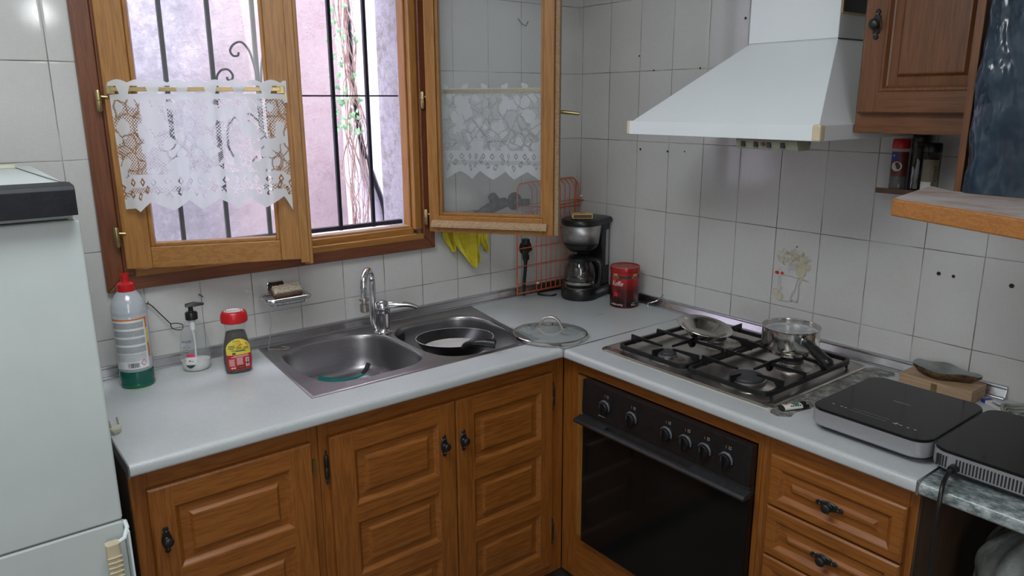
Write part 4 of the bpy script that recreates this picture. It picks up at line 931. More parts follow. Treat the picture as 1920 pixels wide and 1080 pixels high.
for s in (-1, 1): L.mat(M_ink); L.add([(.0225*math.cos(a)*.98, .0195*math.sin(a), .1794) for a in [math.radians(90-90*s+d_) for d_ in (-38, -19, 0, 19, 38)]]+[(.0205*math.cos(a), .0175*math.sin(a), .1794) for a in [math.radians(90-90*s+d_) for d_ in (38, 19, 0, -19, -38)]], [list(range(10))])
L.build('lid_print', jr, recalc=False)
def jf(off):
    def f(u, v):   # front face of the jar (towards -y), u left..right
        w = jar_w(v)+off; x = max(-.97, min(.97, u/w)); dep = w*(.68 if v < .1 else .68+.32*(v-.1)/.05)
        return (x*w, -dep*(1-abs(x)**2.6)**(1/2.6), v)
    return f
f1, f2 = jf(.0008), jf(.0014)
def jarw(v): return .0335*min(1, (1-max(0, (v-.072)/.030)**2)**.5 if v > .072 else 1)*(1 if v > .03 else .92+.08*v/.03)
L = MB(MJ); vs_ = [.012+i*.0045 for i in range(21)]
for v0, v1 in zip(vs_, vs_[1:]):
    L.mat(M_lred if v0 < .056 else M_lyel); w0, w1 = jarw(v0), jarw(min(v1, .1015)); L.grid(lambda a, c: f1((w0+(w1-w0)*c)*(2*a-1)*.97, v0+(v1-v0)*c), 12, 1)
poly(L, [(.006, .086), (.022, .089), (.027, .080), (.012, .083)], f2, M_lred); poly(L, [(-.004, .080), (.012, .083), (.006, .088)], f2, M_lorg)
text(L, 'Soluble', -.004, .0955, .0065, f2, M_ink); text(L, 'CAFÉ', -.003, .0885, .0095, f2, M_lorg)
for k, (a, c, v) in enumerate(((-.026, -.010, .082), (-.027, -.008, .078), (-.027, -.012, .074), (-.006, .008, .077), (-.006, .010, .073), (.013, .027, .075), (.012, .028, .071), (-.020, .016, .068), (-.008, .020, .0655))): patch(L, a, c, v, v+.0018, f2, M_lgreen, 5)
patch(L, -.018, -.009, .058, .064, f2, M_lgreen, 3)
for a, c, v in ((-.015, .024, .0535), (-.022, .027, .050)): patch(L, a, c, v, v+.0012, f2, M_offw, 8)
for k in range(7): patch(L, -.028, -.013-(k % 3)*.001, .043-k*.0030, .0442-k*.0030, f2, M_offw, 4)
for k in range(7): patch(L, -.008, .009-(k % 2)*.001, .046-k*.003, .0472-k*.003, f2, M_offw, 4)
patch(L, -.007, .014, .015, .0235, f2, M_spice, 5); patch(L, -.004, .010, .019, .020, jf(.002), M_gold, 3); disc(L, -.021, .0185, .0035, .0022, f2, M_offw); disc(L, -.0145, .0185, .0025, .0022, f2, M_offw)
patch(L, .0165, .026, .020, .045, f2, M_offw, 4)
v = .022; rr = random.Random(4)
while v < .043: w_ = rr.choice([.0006, .001, .0014]); patch(L, .0185, .0245, v, v+w_, jf(.002), M_ink, 1); v += w_+.0009
L.build('label', jr, recalc=False)

# bottle brush hung on a wall hook
hk = MB(); hk.mat(M_chrome); hk.tube([(-1.651, -.0005, 1.083), (-1.651, -.010, 1.079), (-1.650, -.016, 1.082), (-1.648, -.018, 1.092)], .0015, 6)
solo(hk, 'wall_hook', (-1.651, 0, 1.08), 'tiny steel wall hook above the detergent bottle carrying the brush', 'hook', smooth=50)
br = Thing('bottle_brush', (-1.655, -.02, 1.08), 'bottle brush of twisted wire hanging by its bent handle behind the detergent bottle', 'brush')
b = MB(); b.mat(M_iron); b.tube(spline([(-1.684, -.022, .985), (-1.682, -.020, 1.02), (-1.674, -.016, 1.055), (-1.662, -.013, 1.078), (-1.652, -.012, 1.0845), (-1.640, -.013, 1.076), (-1.62, -.016, 1.048), (-1.597, -.02, 1.016)], 6), .0016, 6)
b.tube(spline([(-1.597, -.02, 1.016), (-1.596, -.02, 1.006), (-1.588, -.022, .998), (-1.570, -.026, .995), (-1.566, -.026, 1.008), (-1.58, -.022, 1.015), (-1.597, -.02, 1.016)], 4), .0014, 6); b.build('wire_handle', br, smooth=50)
b = MB(); b.mat(M_bristle2); rr = random.Random(1)
for k in range(420):
    z = .918+.084*rr.random(); a = rr.uniform(0, 2*PI); r = .0165*(.8+.3*rr.random())*(1 if z > .93 else .7); c = Vector((-1.684, -.0225, z)); e = c+Vector((r*math.cos(a), r*math.sin(a)*.9, rr.uniform(-.002, .002))); n_ = Vector((0, 0, .0006))
    b.add([c-n_, c+n_, e+n_, e-n_], [(0, 1, 2, 3)])
b.lathe([(.002, .915), (.002, 1.0)], (-1.684, -.0225, 0), 6); b.build('bristles', br, recalc=False)
b = MB(); b.mat(M_iron); b.tube([(-1.505, -.0005, 1.083), (-1.509, -.012, 1.088), (-1.500, -.02, 1.080)], .0018, 6)
solo(b, 'wall_hook', (-1.505, 0, 1.08), 'empty little steel hook in the tiles above the pump bottle', 'hook', smooth=50)
# soap dish with nail brush
so = Thing('soap_dish', (-1.27, -.05, 1.04), 'chrome wall soap dish holding a nail brush above the left sink bowl', 'soap dish')
b = MB(); b.mat(M_chrome); b.rings([[(x, y, z) for x, z in rrect(-1.305, -1.250, 1.052, 1.092, .008)] for y in (-.001, -.010)]); b.box(-1.290, -1.262, -.03, -.008, 1.056, 1.064); b.build('wall_plate', so, bevel=.002)
b = MB(); b.mat(M_chrome); Lp = [(x, y, 1.052) for x, y in rrect(-1.338, -1.202, -.105, -.022, .022, 6)]; b.tube(Lp, .0065, 10, closed=True)
Lq = [(x, y, 1.036) for x, y in rrect(-1.326, -1.214, -.095, -.032, .018, 6)]; b.tube(Lq, .0018, 6, closed=True)
for i in range(15): x = -1.322+i*.0075; b.tube([(x, -.034, 1.034), (x, -.092, 1.034)], .0011, 5)
for x in (-1.32, -1.27, -1.22):
    for y, y2 in ((-.105, -.095), (-.022, -.032)): b.tube([(x, y, 1.05), (x, y2, 1.036)], .0015, 5)
b.build('wire_tray', so, smooth=50)
nb = Thing('nail_brush', (-1.268, -.065, 1.04), 'brown wooden nail brush with cream bristles lying in the chrome soap dish', 'brush')
MN = T(-1.266, -.062, 1.071, math.radians(4), math.radians(38)); b = MB(MN); b.mat(M_brown); b.box(-.047, .047, -.017, .017, -.008, .002); b.build('brush_back', nb, bevel=.003)
b = MB(MN); b.mat(M_brown); b.box(-.044, .044, -.026, -.0175, -.010, .008); b.build('side_bar', nb, bevel=.002)
b = MB(MN); b.mat(M_bristle); rr = random.Random(9)
for i in range(26):
    for j in range(7):
        x = -.041+i*.0033; y = -.013+j*.0043; h = .013+rr.uniform(-.0015, .0015); b.box(x-.0012, x+.0012, y-.0014, y+.0014, .002, h)
b.build('bristles', nb)
# bead chain of the plug
ch = MB(); ch.mat(M_hob); pts = []
for i in range(46): pts.append((-1.3285+.002*math.sin(i*.2), -.108+(.080 if i > 40 else .0)+0*i, 0))
path = spline([(-1.336, -.1115, 1.046), (-1.337, -.108, 1.01), (-1.335, -.095, .97), (-1.334, -.075, .93), (-1.333, -.055, ZC+.006), (-1.325, -.062, ZC+.0052), (-1.308, -.075, ZC+.0052), (-1.296, -.062, ZC+.0052), (-1.285, -.062, ZC+.0052), (-1.276, -.082, ZC+.0052), (-1.292, -.088, ZC+.0052), (-1.315, -.078, ZC+.0052)], 9)
for p in path: ch.sphere(p, .0018, 6, 4)
solo(ch, 'bead_chain', (-1.333, -.06, ZC), 'thin metal bead chain hanging from the soap dish onto the sink edge', 'chain', smooth=60)

# ================================================================== CORNER: cloth, pipes, rack, coffee maker, tin
def cloth():
    b = MB(); b.mat(M_yellow)
    def lobe(x0, x1, zt_, tx, tz, y0, ph, p=1.7, wt=.006):
        def P(a, c):
            k = 1-c**p; xl = tx-wt+(x0-tx+wt)*k; xr = tx+wt+(x1-tx-wt)*k
            x = xl+(xr-xl)*a; z = zt_+(tz-zt_)*c; y0_ = y0
            return (x+.003*math.sin(c*9+ph), y0-.010*math.sin(a*9+ph)*(.5+.6*c)-.006*math.sin(a*19+c*7+ph)-.006*c, z+.010*math.sin(a*3.1)*(c if c < .5 else 1-c))
        b.grid(P, 30, 24)
    lobe(-.672, -.602, 1.232, -.622, 1.105, -.016, 0)
    lobe(-.640, -.515, 1.236, -.541, 1.040, -.036, 1.2, 2.2, .010)
    lobe(-.560, -.482, 1.230, -.522, 1.112, -.018, 2.4, 3.5, .030)
    lobe(-.505, -.474, 1.180, -.479, 1.088, -.024, .4, 2.5, .004)
    lobe(-.545, -.515, 1.160, -.515, 1.052, -.022, .9, 2.5, .007)
    return b
o = solo(cloth(), 'cleaning_cloth', (-.57, -.02, 1.1), 'bright yellow cleaning cloth hanging from the grey pipe below the open casement', 'cloth', smooth=80, recalc=False, solid=.0015, sub=1)
pp = Thing('pipe_fitting', (-.45, -.04, 1.24), 'dark grey elbow pipe on the tiles seen through the open casement glass', 'pipe')
b = MB(); b.mat(M_lead); b.tube(spline([(-.66, -.035, 1.215), (-.58, -.035, 1.222), (-.515, -.035, 1.236), (-.46, -.037, 1.252)], 5), [.011]*6+[.013]*6+[.017]*4, 14); b.build('pipe', pp, smooth=50)
b = MB(); b.mat(M_lead); b.tube([(-.475, -.037, 1.247), (-.43, -.04, 1.262), (-.395, -.042, 1.268)], [.020, .022, .018], 16); b.tube([(-.425, -.04, 1.262), (-.452, -.045, 1.285), (-.462, -.048, 1.298)], [.017, .018, .016], 14); b.build('elbow', pp, smooth=50)
p2 = Thing('wall_tap_stub', (-.305, -.02, 1.265), 'round chrome pipe rosette with a short stub behind the casement glass', 'pipe')
b = MB(); b.mat(M_darkb); b.lathe([(.034, -.001), (.033, -.006), (.024, -.012), (.012, -.016)], (-.322, 0, 1.262), 28, 'y'); b.build('rosette', p2, smooth=50)
b = MB(); b.mat(M_lead); b.tube([(-.322, -.012, 1.262), (-.318, -.045, 1.262)], .012, 14); b.tube([(-.318, -.042, 1.262), (-.288, -.05, 1.260)], .013, 14); b.build('stub', p2, smooth=50)
vl = Thing('stop_valve', (-.295, -.04, 1.06), 'chrome stop valve with black handle and black hose behind the orange rack', 'valve')
b = MB(); b.mat(M_darkb); b.lathe([(.030, -.001), (.029, -.005), (.014, -.010), (.012, -.03)], (-.268, 0, 1.075), 24, 'y'); b.tube([(-.268, -.03, 1.075), (-.300, -.04, 1.075)], .012, 14); b.lathe([(.012, 1.035), (.015, 1.04), (.015, 1.056), (.012, 1.06), (.012, 1.09)], (-.298, -.042, 0), 6); b.build('valve_body', vl, smooth=30)
b = MB(); b.mat(M_black); b.lathe([(.008, 1.09), (.016, 1.098), (.0165, 1.116), (.012, 1.118)], (-.298, -.042, 0), 10); b.build('valve_handle', vl)
b = MB(); b.mat(M_black); b.tube(spline([(-.298, -.042, 1.040), (-.298, -.040, 1.0), (-.300, -.036, .95), (-.302, -.034, .893)], 5), [.009, .0085, .0075, .0068]+[.0065]*12, 12); b.build('hose', vl, smooth=50)
# orange wire rack
rk = Thing('wire_rack', (-.2, -.05, .91), 'orange plastic-coated wire rack hanging on the tiles behind the coffee maker', 'rack')
def W_(name, fn):
    b = MB(); b.mat(M_orange); fn(b); return b.build(name, rk, smooth=60)
prof = lambda x: [(x, -.070, .914), (x, -.070, 1.150), (x+.0, -.064, 1.163), (x, -.046, 1.180), (x, -.042, 1.195), (x, -.042, 1.300), (x, -.038, 1.312), (x, -.014, 1.330)]
xs = [-.266+i*.0245 for i in range(11)]
for x in xs: W_('wire', lambda b: b.tube(prof(x), .0018, 8))
W_('frame_wire', lambda b: (b.tube([(-.362, -.070, .914), (-.362, -.070, 1.150), (-.345, -.050, 1.19), (-.322, -.022, 1.30), (-.316, -.018, 1.316), (-.304, -.014, 1.327), (-.26, -.014, 1.330), (-.035, -.014, 1.334), (-.022, -.016, 1.330), (-.014, -.018, 1.318), (-.020, -.022, 1.25), (-.025, -.03, 1.18), (-.018, -.070, 1.15), (-.018, -.070, .914)], .0026, 8), b.tube([(-.362, -.070, .914), (-.018, -.070, .914)], .0026, 8)))
for z in (.951, 1.021, 1.090, 1.150): W_('cross_wire', lambda b: b.tube([(-.362, -.0725, z), (-.018, -.0725, z)], .0020, 8))
W_('ledge_wire', lambda b: (b.tube([(-.322, -.022, 1.245), (-.20, -.046, 1.232), (.0, -.046, 1.243), (-.018, -.02, 1.249)], .0026, 8), b.tube([(-.30, -.046, 1.222), (-.02, -.046, 1.226), (-.012, -.03, 1.24)], .0026, 8)))
for x in (-.284, -.262, -.240): W_('hook_wire', lambda b: b.tube([(x, -.0445, 1.165), (x, -.0445, 1.222), (x+.018, -.0445, 1.222)], .0018, 6))
for p in ((-.010, -.045, 1.262), (-.262, -.074, .944)): b = MB(); b.mat(M_offw); b.sphere(p, .005, 10, 8, (1.4, 1, 1)); b.build('tip_cap', rk, smooth=60)
# coffee maker
cm = Thing('coffee_maker', (-.115, -.165, ZC), 'black drip coffee maker with a steel band and empty glass pot in the corner', 'coffee maker')
MC = T(-.108, -.172, ZC, math.radians(196))
stad = lambda xa, xb, w, n=12: [(xb-w+w*math.cos(math.radians(a)), w*math.sin(math.radians(a))) for a in [-90+180*i/n for i in range(n+1)]]+[(xa, w*.92), (xa-.012, w*.6), (xa-.014, 0), (xa-.012, -w*.6), (xa, -w*.92)]
b = MB(MC); b.mat(M_black); S1 = lambda k, z: [(x*k, y*k, z) for x, y in stad(-.085, .105, .072)]
b.rings([S1(.97, 0), S1(1, .006), S1(1, .036), S1(.96, .043)]); b.build('base', cm, smooth=35)
b = MB(MC); b.mat(M_brush); b.lathe([(.058, .0432), (.058, .0455), (0, .0455)], (.034, 0, 0), 36, cap0=False); b.build('hot_plate', cm, smooth=35)
b = MB(MC); b.mat(M_black); b.rings([[(x, y, z) for x, y in ((-.040+.004*k, .060), (-.086, .062), (-.099, .03), (-.099, -.03), (-.086, -.062), (-.040+.004*k, -.060), (-.034+.004*k, 0))] for z, k in ((.043, 0), (.17, 0), (.20, 2), (.298, 2))]); b.build('water_tank', cm, bevel=.004)
b = MB(MC); b.mat(M_silver); b.box(-.078, -.058, .0605, .0625, .12, .26); b.build('level_window', cm)
b = MB(MC); b.mat(M_black); b.lathe([(.03, .182), (.045, .186), (.062, .200), (.066, .210), (.068, .214)], (.028, 0, 0), 40); b.build('filter_basket', cm, smooth=40)
b = MB(MC); b.mat(M_brush); b.lathe([(.0665, .214), (.0765, .291)], (.026, 0, 0), 48, cap0=False, cap1=False); b.build('steel_band', cm, smooth=60, solid=.001)
b = MB(MC); b.mat(M_black); S2 = lambda k, z: [(x*k, y*k, z) for x, y in stad(-.088, .106, .078)]
b.rings([S2(.98, .288), S2(1.0, .293), S2(1.0, .300), S2(.95, .309), S2(.8, .313), S2(.01, .315)], cap1=False); b.build('top_lid', cm, smooth=35)
b = MB(MC); b.mat(M_smoke); b.lathe([(.045, .0462), (.053, .049), (.060, .07), (.0615, .095), (.056, .125), (.046, .146), (.043, .150)], (.034, 0, 0), 44, cap0=True, cap1=False); pot = b.build('glass_pot', cm, smooth=60)
b = MB(MC); b.mat(M_pan); b.lathe([(.0575, .056), (.0605, .058), (.0622, .070), (.0615, .0705)], (.034, 0, 0), 44, cap0=False, cap1=False); b.build('pot_band', pot, smooth=60)
b = MB(MC); b.mat(M_black); b.lathe([(.046, .146), (.0475, .149), (.0475, .160), (.040, .166), (.02, .169), (0, .169)], (.034, 0, 0), 40); b.build('pot_lid', pot, smooth=40)
ha = math.radians(88); hx, hy = math.cos(ha), math.sin(ha)
b = MB(MC); b.mat(M_black); Q = lambda r, z: (.034+hx*r, hy*r, z)
rs = []
for r, z, w, t in ((.046, .157, .010, .006), (.070, .158, .011, .007), (.088, .148, .011, .008), (.095, .12, .011, .008), (.092, .085, .010, .008), (.084, .062, .009, .007), (.066, .054, .010, .006)): rs.append((r, z, w, t))
b.tube(spline([Q(r, z) for r, z, w, t in rs], 5), .0095, 12); b.build('pot_handle', pot, smooth=60)
L = MB(MC); fm = lambda off: (lambda u, v: (.034+(.0618+off)*math.cos(math.radians(40)+u/.06), (.0618+off)*math.sin(math.radians(40)+u/.06), v))
for k, v in enumerate((.078, .088, .098, .108)): patch(L, 0, .008, v, v+.0008, fm(-.001 if v < .1 else -.0025), M_offw, 2)
L.build('scale_marks', pot, recalc=False)
b = MB(MC); b.mat(M_ink); fb = lambda u, v: (.026+.0725*math.cos(.5+u/.07), .0725*math.sin(.5+u/.07), v); text(b, 'coffee', 0, .252, .006, fb, M_ink); b.build('maker_print', cm, recalc=False)
b = MB(); b.mat(M_black); b.tube(spline([(-.190, -.10, ZC+.004), (-.215, -.105, ZC+.004), (-.24, -.075, ZC+.004), (-.242, -.05, ZC+.004), (-.215, -.033, ZC+.004), (-.17, -.034, ZC+.004), (-.10, -.04, ZC+.004)], 6), .0033, 8); b.build('power_cord', cm, smooth=60)
# matchbox on the coffee maker
mx = Thing('matchbox', (-.135, -.17, ZC+.316), 'small yellow matchbox lying on top of the coffee maker', 'matchbox')
MM = T(-.150, -.198, ZC+.3155, math.radians(-36)) @ Matrix.Scale(1.35, 4); b = MB(MM); b.mat(M_mbox); b.box(-.028, .028, -.018, .018, 0, .013); b.build('sleeve', mx, bevel=.0006)
b = MB(MM); b.mat(M_brown); b.box(-.0255, .0255, -.0186, -.0181, .002, .0108); b.mat(M_brown); b.box(-.0255, .0255, .0181, .0186, .002, .0108); b.build('striking_strip', mx)
b = MB(MM); b.mat(M_lyel); b.box(-.024, .024, -.015, .015, .0131, .0134); b.mat(M_lorg); b.lathe([(.009, .0135), (.009, .0137), (0, .0137)], (0, 0, 0), 18, cap0=False); b.mat(M_offw); b.box(-.0286, -.0281, -.016, .016, .001, .012); b.build('printed_top', mx)
# red coffee tin
cx, cy, R = -.090, -.372, .0535
tn = Thing('coffee_tin', (cx, cy, ZC), 'red coffee tin with script lettering beside the coffee maker', 'tin')
MT = T(cx, cy, ZC)
b = MB(); b.mat(M_tin); b.lathe([(R-.001, 0), (R, .001), (R, .003)], (0, 0, 0), 48, cap1=False); b.mat(M_tinside); b.lathe([(R, .003), (R, .132), (R-.001, .133)], (0, 0, 0), 48, cap0=False, cap1=False); o = b.build('tin_side', tn, smooth=35); o['_local'] = 1
b = MB(MT); b.mat(M_tin); b.lathe([(R, .133), (R+.0012, .134), (R+.0012, .150), (R, .153), (R-.003, .1535), (R-.005, .151), (0, .150)], n=48); b.build('lid', tn, smooth=35)
b = MB(MT); b.mat(M_gold); b.tube([((R+.0006)*math.cos(2*PI*i/48), (R+.0006)*math.sin(2*PI*i/48), .152) for i in range(48)], .0008, 6, closed=True); b.build('lid_rim', tn, smooth=60)
f1 = cyl(cx, cy, R, CAMA(cx, cy)); f2 = cyl(cx, cy, R, CAMA(cx, cy), .0011); f3 = cyl(cx, cy, R, CAMA(cx, cy), .0016); L = MB(); Z = lambda v: ZC+v
patch(L, -.07, .07, Z(.112), Z(.122), f1, M_ink, 28)
for u in (-.036, .040): patch(L, u-.013, u+.013, Z(.1135), Z(.1205), f2, M_gold, 6); patch(L, u-.011, u+.011, Z(.115), Z(.119), f3, M_ink, 6); poly(L, [(u-.008, Z(.131)), (u-.008, Z(.1215)), (u+.008, Z(.1215)), (u+.008, Z(.131)), (u, Z(.128))], f2, M_gold); poly(L, [(u-.008, Z(.1125)), (u-.006, Z(.107)), (u, Z(.102)), (u+.006, Z(.107)), (u+.008, Z(.1125))], f2, M_lred)
text(L, 'Koffie', -.027, Z(.0925), .026, f1, M_offw, .72, 0, .28)
text(L, 'koffiebranding', -.030, Z(.0135), .0105, f1, M_offw, .85, 0, .25); text(L, '500 g', .036, Z(.013), .009, f1, M_offw); patch(L, .030, .043, Z(.0205), Z(.0215), f1, M_offw, 3)
L.build('tin_lettering', tn, recalc=False); L = MB()
poly(L, [(-.044, Z(.040)), (-.047, Z(.055)), (-.043, Z(.066)), (-.035, Z(.072)), (-.025, Z(.073)), (-.017, Z(.066)), (-.014, Z(.052)), (-.014, Z(.040))], f1, M_spice)
poly(L, [(-.040, Z(.044)), (-.041, Z(.055)), (-.036, Z(.062)), (-.028, Z(.062)), (-.023, Z(.053)), (-.023, Z(.044))], f2, M_lred)
for k in range(4): patch(L, -.022, -.013, Z(.046+k*.005), Z(.0485+k*.005), f2, M_ink, 2)
L.build('pot_motif', tn, recalc=False)
b = MB(); b.mat(M_chrome); b.tube(spline([(-.0005, -.485, .935), (-.012, -.484, .928), (-.028, -.478, .916), (-.040, -.465, .909), (-.052, -.457, .906), (-.060, -.462, .899), (-.057, -.468, .891), (-.05, -.466, .893)], 5), .0022, 8)
solo(b, 'cup_hook', (-.03, -.475, ZC), 'bent chrome hook lying over the metal strip behind the red tin', 'hook', smooth=60)

# ================================================================== RIGHT SIDE OF THE WORKTOP
lt = Thing('lighter', (-.475, -1.325, ZC), 'small printed pocket lighter lying between the hob and the induction plate', 'lighter')
ML = T(-.482, -1.322, ZC+.0075, math.radians(-23)) @ Matrix.Rotation(math.radians(0), 4, 'X')
el = lambda x, k=1: [(x, .0125*k*math.cos(2*PI*i/24), .0065*k*math.sin(2*PI*i/24)) for i in range(24)]
b = MB(ML); b.mat(M_offw); b.rings([el(-.033), el(.018)]); b.build('body', lt, smooth=40)
b = MB(ML); b.mat(M_black); b.rings([el(-.0375, .96), el(-.037, 1.0), el(-.033, 1.02)]); b.build('base_cap', lt, smooth=40)
b = MB(ML); b.mat(M_black); b.rings([el(.018, 1.02), el(.030, 1.0)]); b.tube([(.030, -.008, 0), (.036, -.008, 0)], .0045, 10); b.box(.024, .034, -.002, .008, -.004, .0075); b.build('valve_head', lt, smooth=40)
L = MB(ML); lf = lambda off: (lambda u, v: (u, v, (.0065+off)*math.sqrt(max(.02, 1-(v/.0127)**2))))
disc(L, .004, .001, .011, .0072, lf(.0004), M_gold, 20); disc(L, .003, -.002, .009, .005, lf(.0008), M_teal, 16); disc(L, -.003, .003, .004, .0025, lf(.001), M_red, 12)
disc(L, -.023, .003, .0065, .0045, lf(.0005), M_lorg, 14); disc(L, -.017, .0065, .004, .002, lf(.0008), M_lgreen, 10)
for u in (-.013, -.007, .0, .006, .012): patch(L, u-.0022, u+.0022, -.0105, -.0072, lf(.0008), M_ink, 1)
L.build('lighter_pattern', lt, recalc=False)

def induction(name, x0, x1, y0, y1, label, vents):
    r = Thing(name, ((x0+x1)/2, (y0+y1)/2, ZC), label, 'induction hob', 'portable induction plates' if False else None)
    R_r = .036; zb, zt_ = .906, .9395
    P = lambda d, r_=R_r: rrect(x0+d, x1-d, y0+d, y1-d, r_-d*.5, 8)
    b = MB(); b.mat(M_silver); b.rings([[(x, y, z) for x, y in P(d)] for d, z in ((.006, zb-.004), (.001, zb), (0, zb+.004), (0, zt_))]); b.build('housing', r, smooth=35)
    b = MB(); b.mat(M_cglass); b.rings([[(x, y, z) for x, y in P(d)] for d, z in ((.0035, zt_+.0003), (.001, zt_+.0012), (.001, zt_+.0045), (.0025, zt_+.006))]); gl = b.build('glass_top', r, smooth=30)
    b = MB(); b.mat(M_blackm); b.rings([[(x, y, z) for x, y in P(.012)] for z in (zb-.010, zb-.0042)]); b.build('underside', r)
    for x in (x0+.045, x1-.045):
        for y in (y0+.045, y1-.045): b = MB(); b.mat(M_black); b.lathe([(.012, ZC+.0006), (.013, zb-.0102)], (x, y, 0), 14); b.build('foot', r)
    L = MB(); g = lambda u, v: (u, v, zt_+.0063); 
    if not vents:
        xf = x0+.045
        patch(L, xf, xf+.0008, y1-.16, y1-.075, g, M_lblgrey, 1); patch(L, xf+.014, xf+.0148, y1-.16, y1-.075, g, M_lblgrey, 1)
        for y in (-.035, -.055, -.065, -.175, -.19, -.205, -.22): disc(L, xf+.004, y1+y, .0025, .0035, g, M_lblgrey, 8)
        patch(L, xf+.005, xf+.0066, y1-.185, y1-.173, g, M_offw, 1); patch(L, xf, xf+.0118, y1-.1797, y1-.1783, g, M_offw, 1)
        cxm, cym = (x0+x1)/2+.02, (y0+y1)/2
        text(L, 'induction', cxm-.02, cym, .010, lambda u, v: (cxm+(v-cym), cym-(u-(cxm-.02)), zt_+.0064), M_lblgrey)
    else: disc(L, (x0+x1)/2, (y0+y1)/2, .002, .002, g, M_lblgrey, 8)
    L.build('touch_symbols', gl, recalc=False)
    if vents:
        b = MB(); b.mat(M_blackm)
        ys = [y1-.018-i*.0058 for i in range(4)]+[y1-.055-i*.0063 for i in range(30)]
        for y in ys: b.box(x0-.0004, x0+.004, y-.0016, y+.0016, .909, .933) if y > y0+.03 else None
        b.build('vent_slots', r)
        b = MB(); b.mat(M_black); b.tube([(x0+.002, -1.722, .913), (x0-.012, -1.722, .913)], [.0095, .0085], 14)
        b.tube(spline([(x0-.008, -1.722, .913), (x0-.030, -1.723, .911), (x0-.060, -1.728, .902), (-.634, -1.733, .880), (-.640, -1.734, .84), (-.636, -1.733, .76), (-.632, -1.735, .66), (-.63, -1.745, .50), (-.63, -1.75, .30), (-.62, -1.76, .10), (-.60, -1.80, .006), (-.50, -1.95, .006)], 7), .0046, 10); b.build('power_cord', r, smooth=50)
    return r
induction('induction_plate', -.556, -.245, -1.666, -1.400, 'black-topped portable induction plate with silver rim standing whole on the white worktop', False)
induction('induction_plate', -.556, -.245, -1.962, -1.670, 'induction plate with vent slots and black cord at the front, standing on the marbled worktop', True)
wb = Thing('wooden_box', (-.07, -1.49, ZC), 'flat pale wooden box with a small brass clasp behind the induction plate', 'box')
b = MB(); b.mat(M_pale); b.box(-.118, -.030, -1.585, -1.405, ZC+.0005, ZC+.019); b.build('box_body', wb, bevel=.001)
b = MB(); b.mat(M_pale); b.box(-.118, -.030, -1.585, -1.405, ZC+.0195, ZC+.036); b.build('box_lid', wb, bevel=.001)
b = MB(); b.mat(M_brass); b.box(-.1195, -.118, -1.502, -1.488, ZC+.010, ZC+.030); b.box(-.121, -.1193, -1.499, -1.491, ZC+.014, ZC+.020); b.build('clasp', wb)
b = MB(T(-.068, -1.492, ZC+.0365, math.radians(-84))); 
n = 40; top = []; 
def leafr(a): 
    x = math.cos(a); y = math.sin(a); L_ = .086*(1+.06*math.sin(3*a+1)) if x > 0 else .072; return (L_*x, .044*y*(1-.55*max(0, x))*(1+.06*math.sin(5*a)))
O = [leafr(2*PI*i/n) for i in range(n)]
def RR(k, z, w=0): return [(x*k, y*k, z+w*math.sin(5*2*PI*i/n)*.002+.004*max(0, -x)/.07) for i, (x, y) in enumerate(O)]
b.mat(M_bark); b.rings([RR(.55, 0), RR(.8, .004, 1), RR(1.0, .018, 1), RR(1.01, .024, 1)], True, False)
b.mat(M_stone); b.rings([RR(1.01, .024, 1), RR(.95, .026, 1), RR(.75, .019), RR(.5, .013), RR(.2, .011)], False, True)
solo(b, 'stone_dish', (-.068, -1.492, ZC+.0365), 'oval grey stone dish with rough brown rim lying on the wooden box', 'dish', smooth=50)
cd = MB(T(-.078, -1.628, ZC+.0006, math.radians(60))); cd.mat(M_offw); cd.box(-.035, .035, -.012, .012, 0, .008); cd.mat(M_blue)
for k in range(4): cd.tube([(-.012+k*.004+.010*math.cos(a/3), .008*math.sin(a/3), .0083) for a in range(0, 10)], .0007, 5)
cd.box(.022, .0352, -.0122, .0122, -.0, .0083)
solo(cd, 'small_packet', (-.078, -1.628, ZC), 'little white packet with dark blue pattern wedged beside the wooden box', 'packet')
b = MB(); b.mat(M_cable)
for k in range(3): b.tube([(-.105+(.050+.006*k)*math.cos(2*PI*i/30)*.9, -1.725+(.062+.006*k)*math.sin(2*PI*i/30), ZC+.005+.006*k+.003*math.sin(i)) for i in range(30)], .0042, 8, closed=True)
solo(b, 'cable_coil', (-.105, -1.725, ZC), 'coil of pale green-grey cable behind the second induction plate', 'cable', smooth=60)
# plastic sack under the marbled worktop
b = MB(); b.mat(M_bin)
def sack(u, v):
    a = 2*PI*u; z = .002+.79*v; p = Vector((math.cos(a)*3, math.sin(a)*3, z*5)); r = .16*(1+.16*noise.noise(p*.8)+.16*abs(noise.noise(Vector((p.x*1.3, p.y*1.3, z*3))))+.10*noise.noise(p*2.2))*(1 if v < .8 else 1-.75*((v-.8)/.2)**2)*(min(1, .75+v*2))
    return (-.34+r*math.cos(a), -1.895+r*math.sin(a), z)
b.grid(sack, 70, 60)
solo(b, 'plastic_sack', (-.34, -1.895, 0), 'crumpled translucent grey plastic sack standing under the marbled worktop', 'bag', smooth=50)

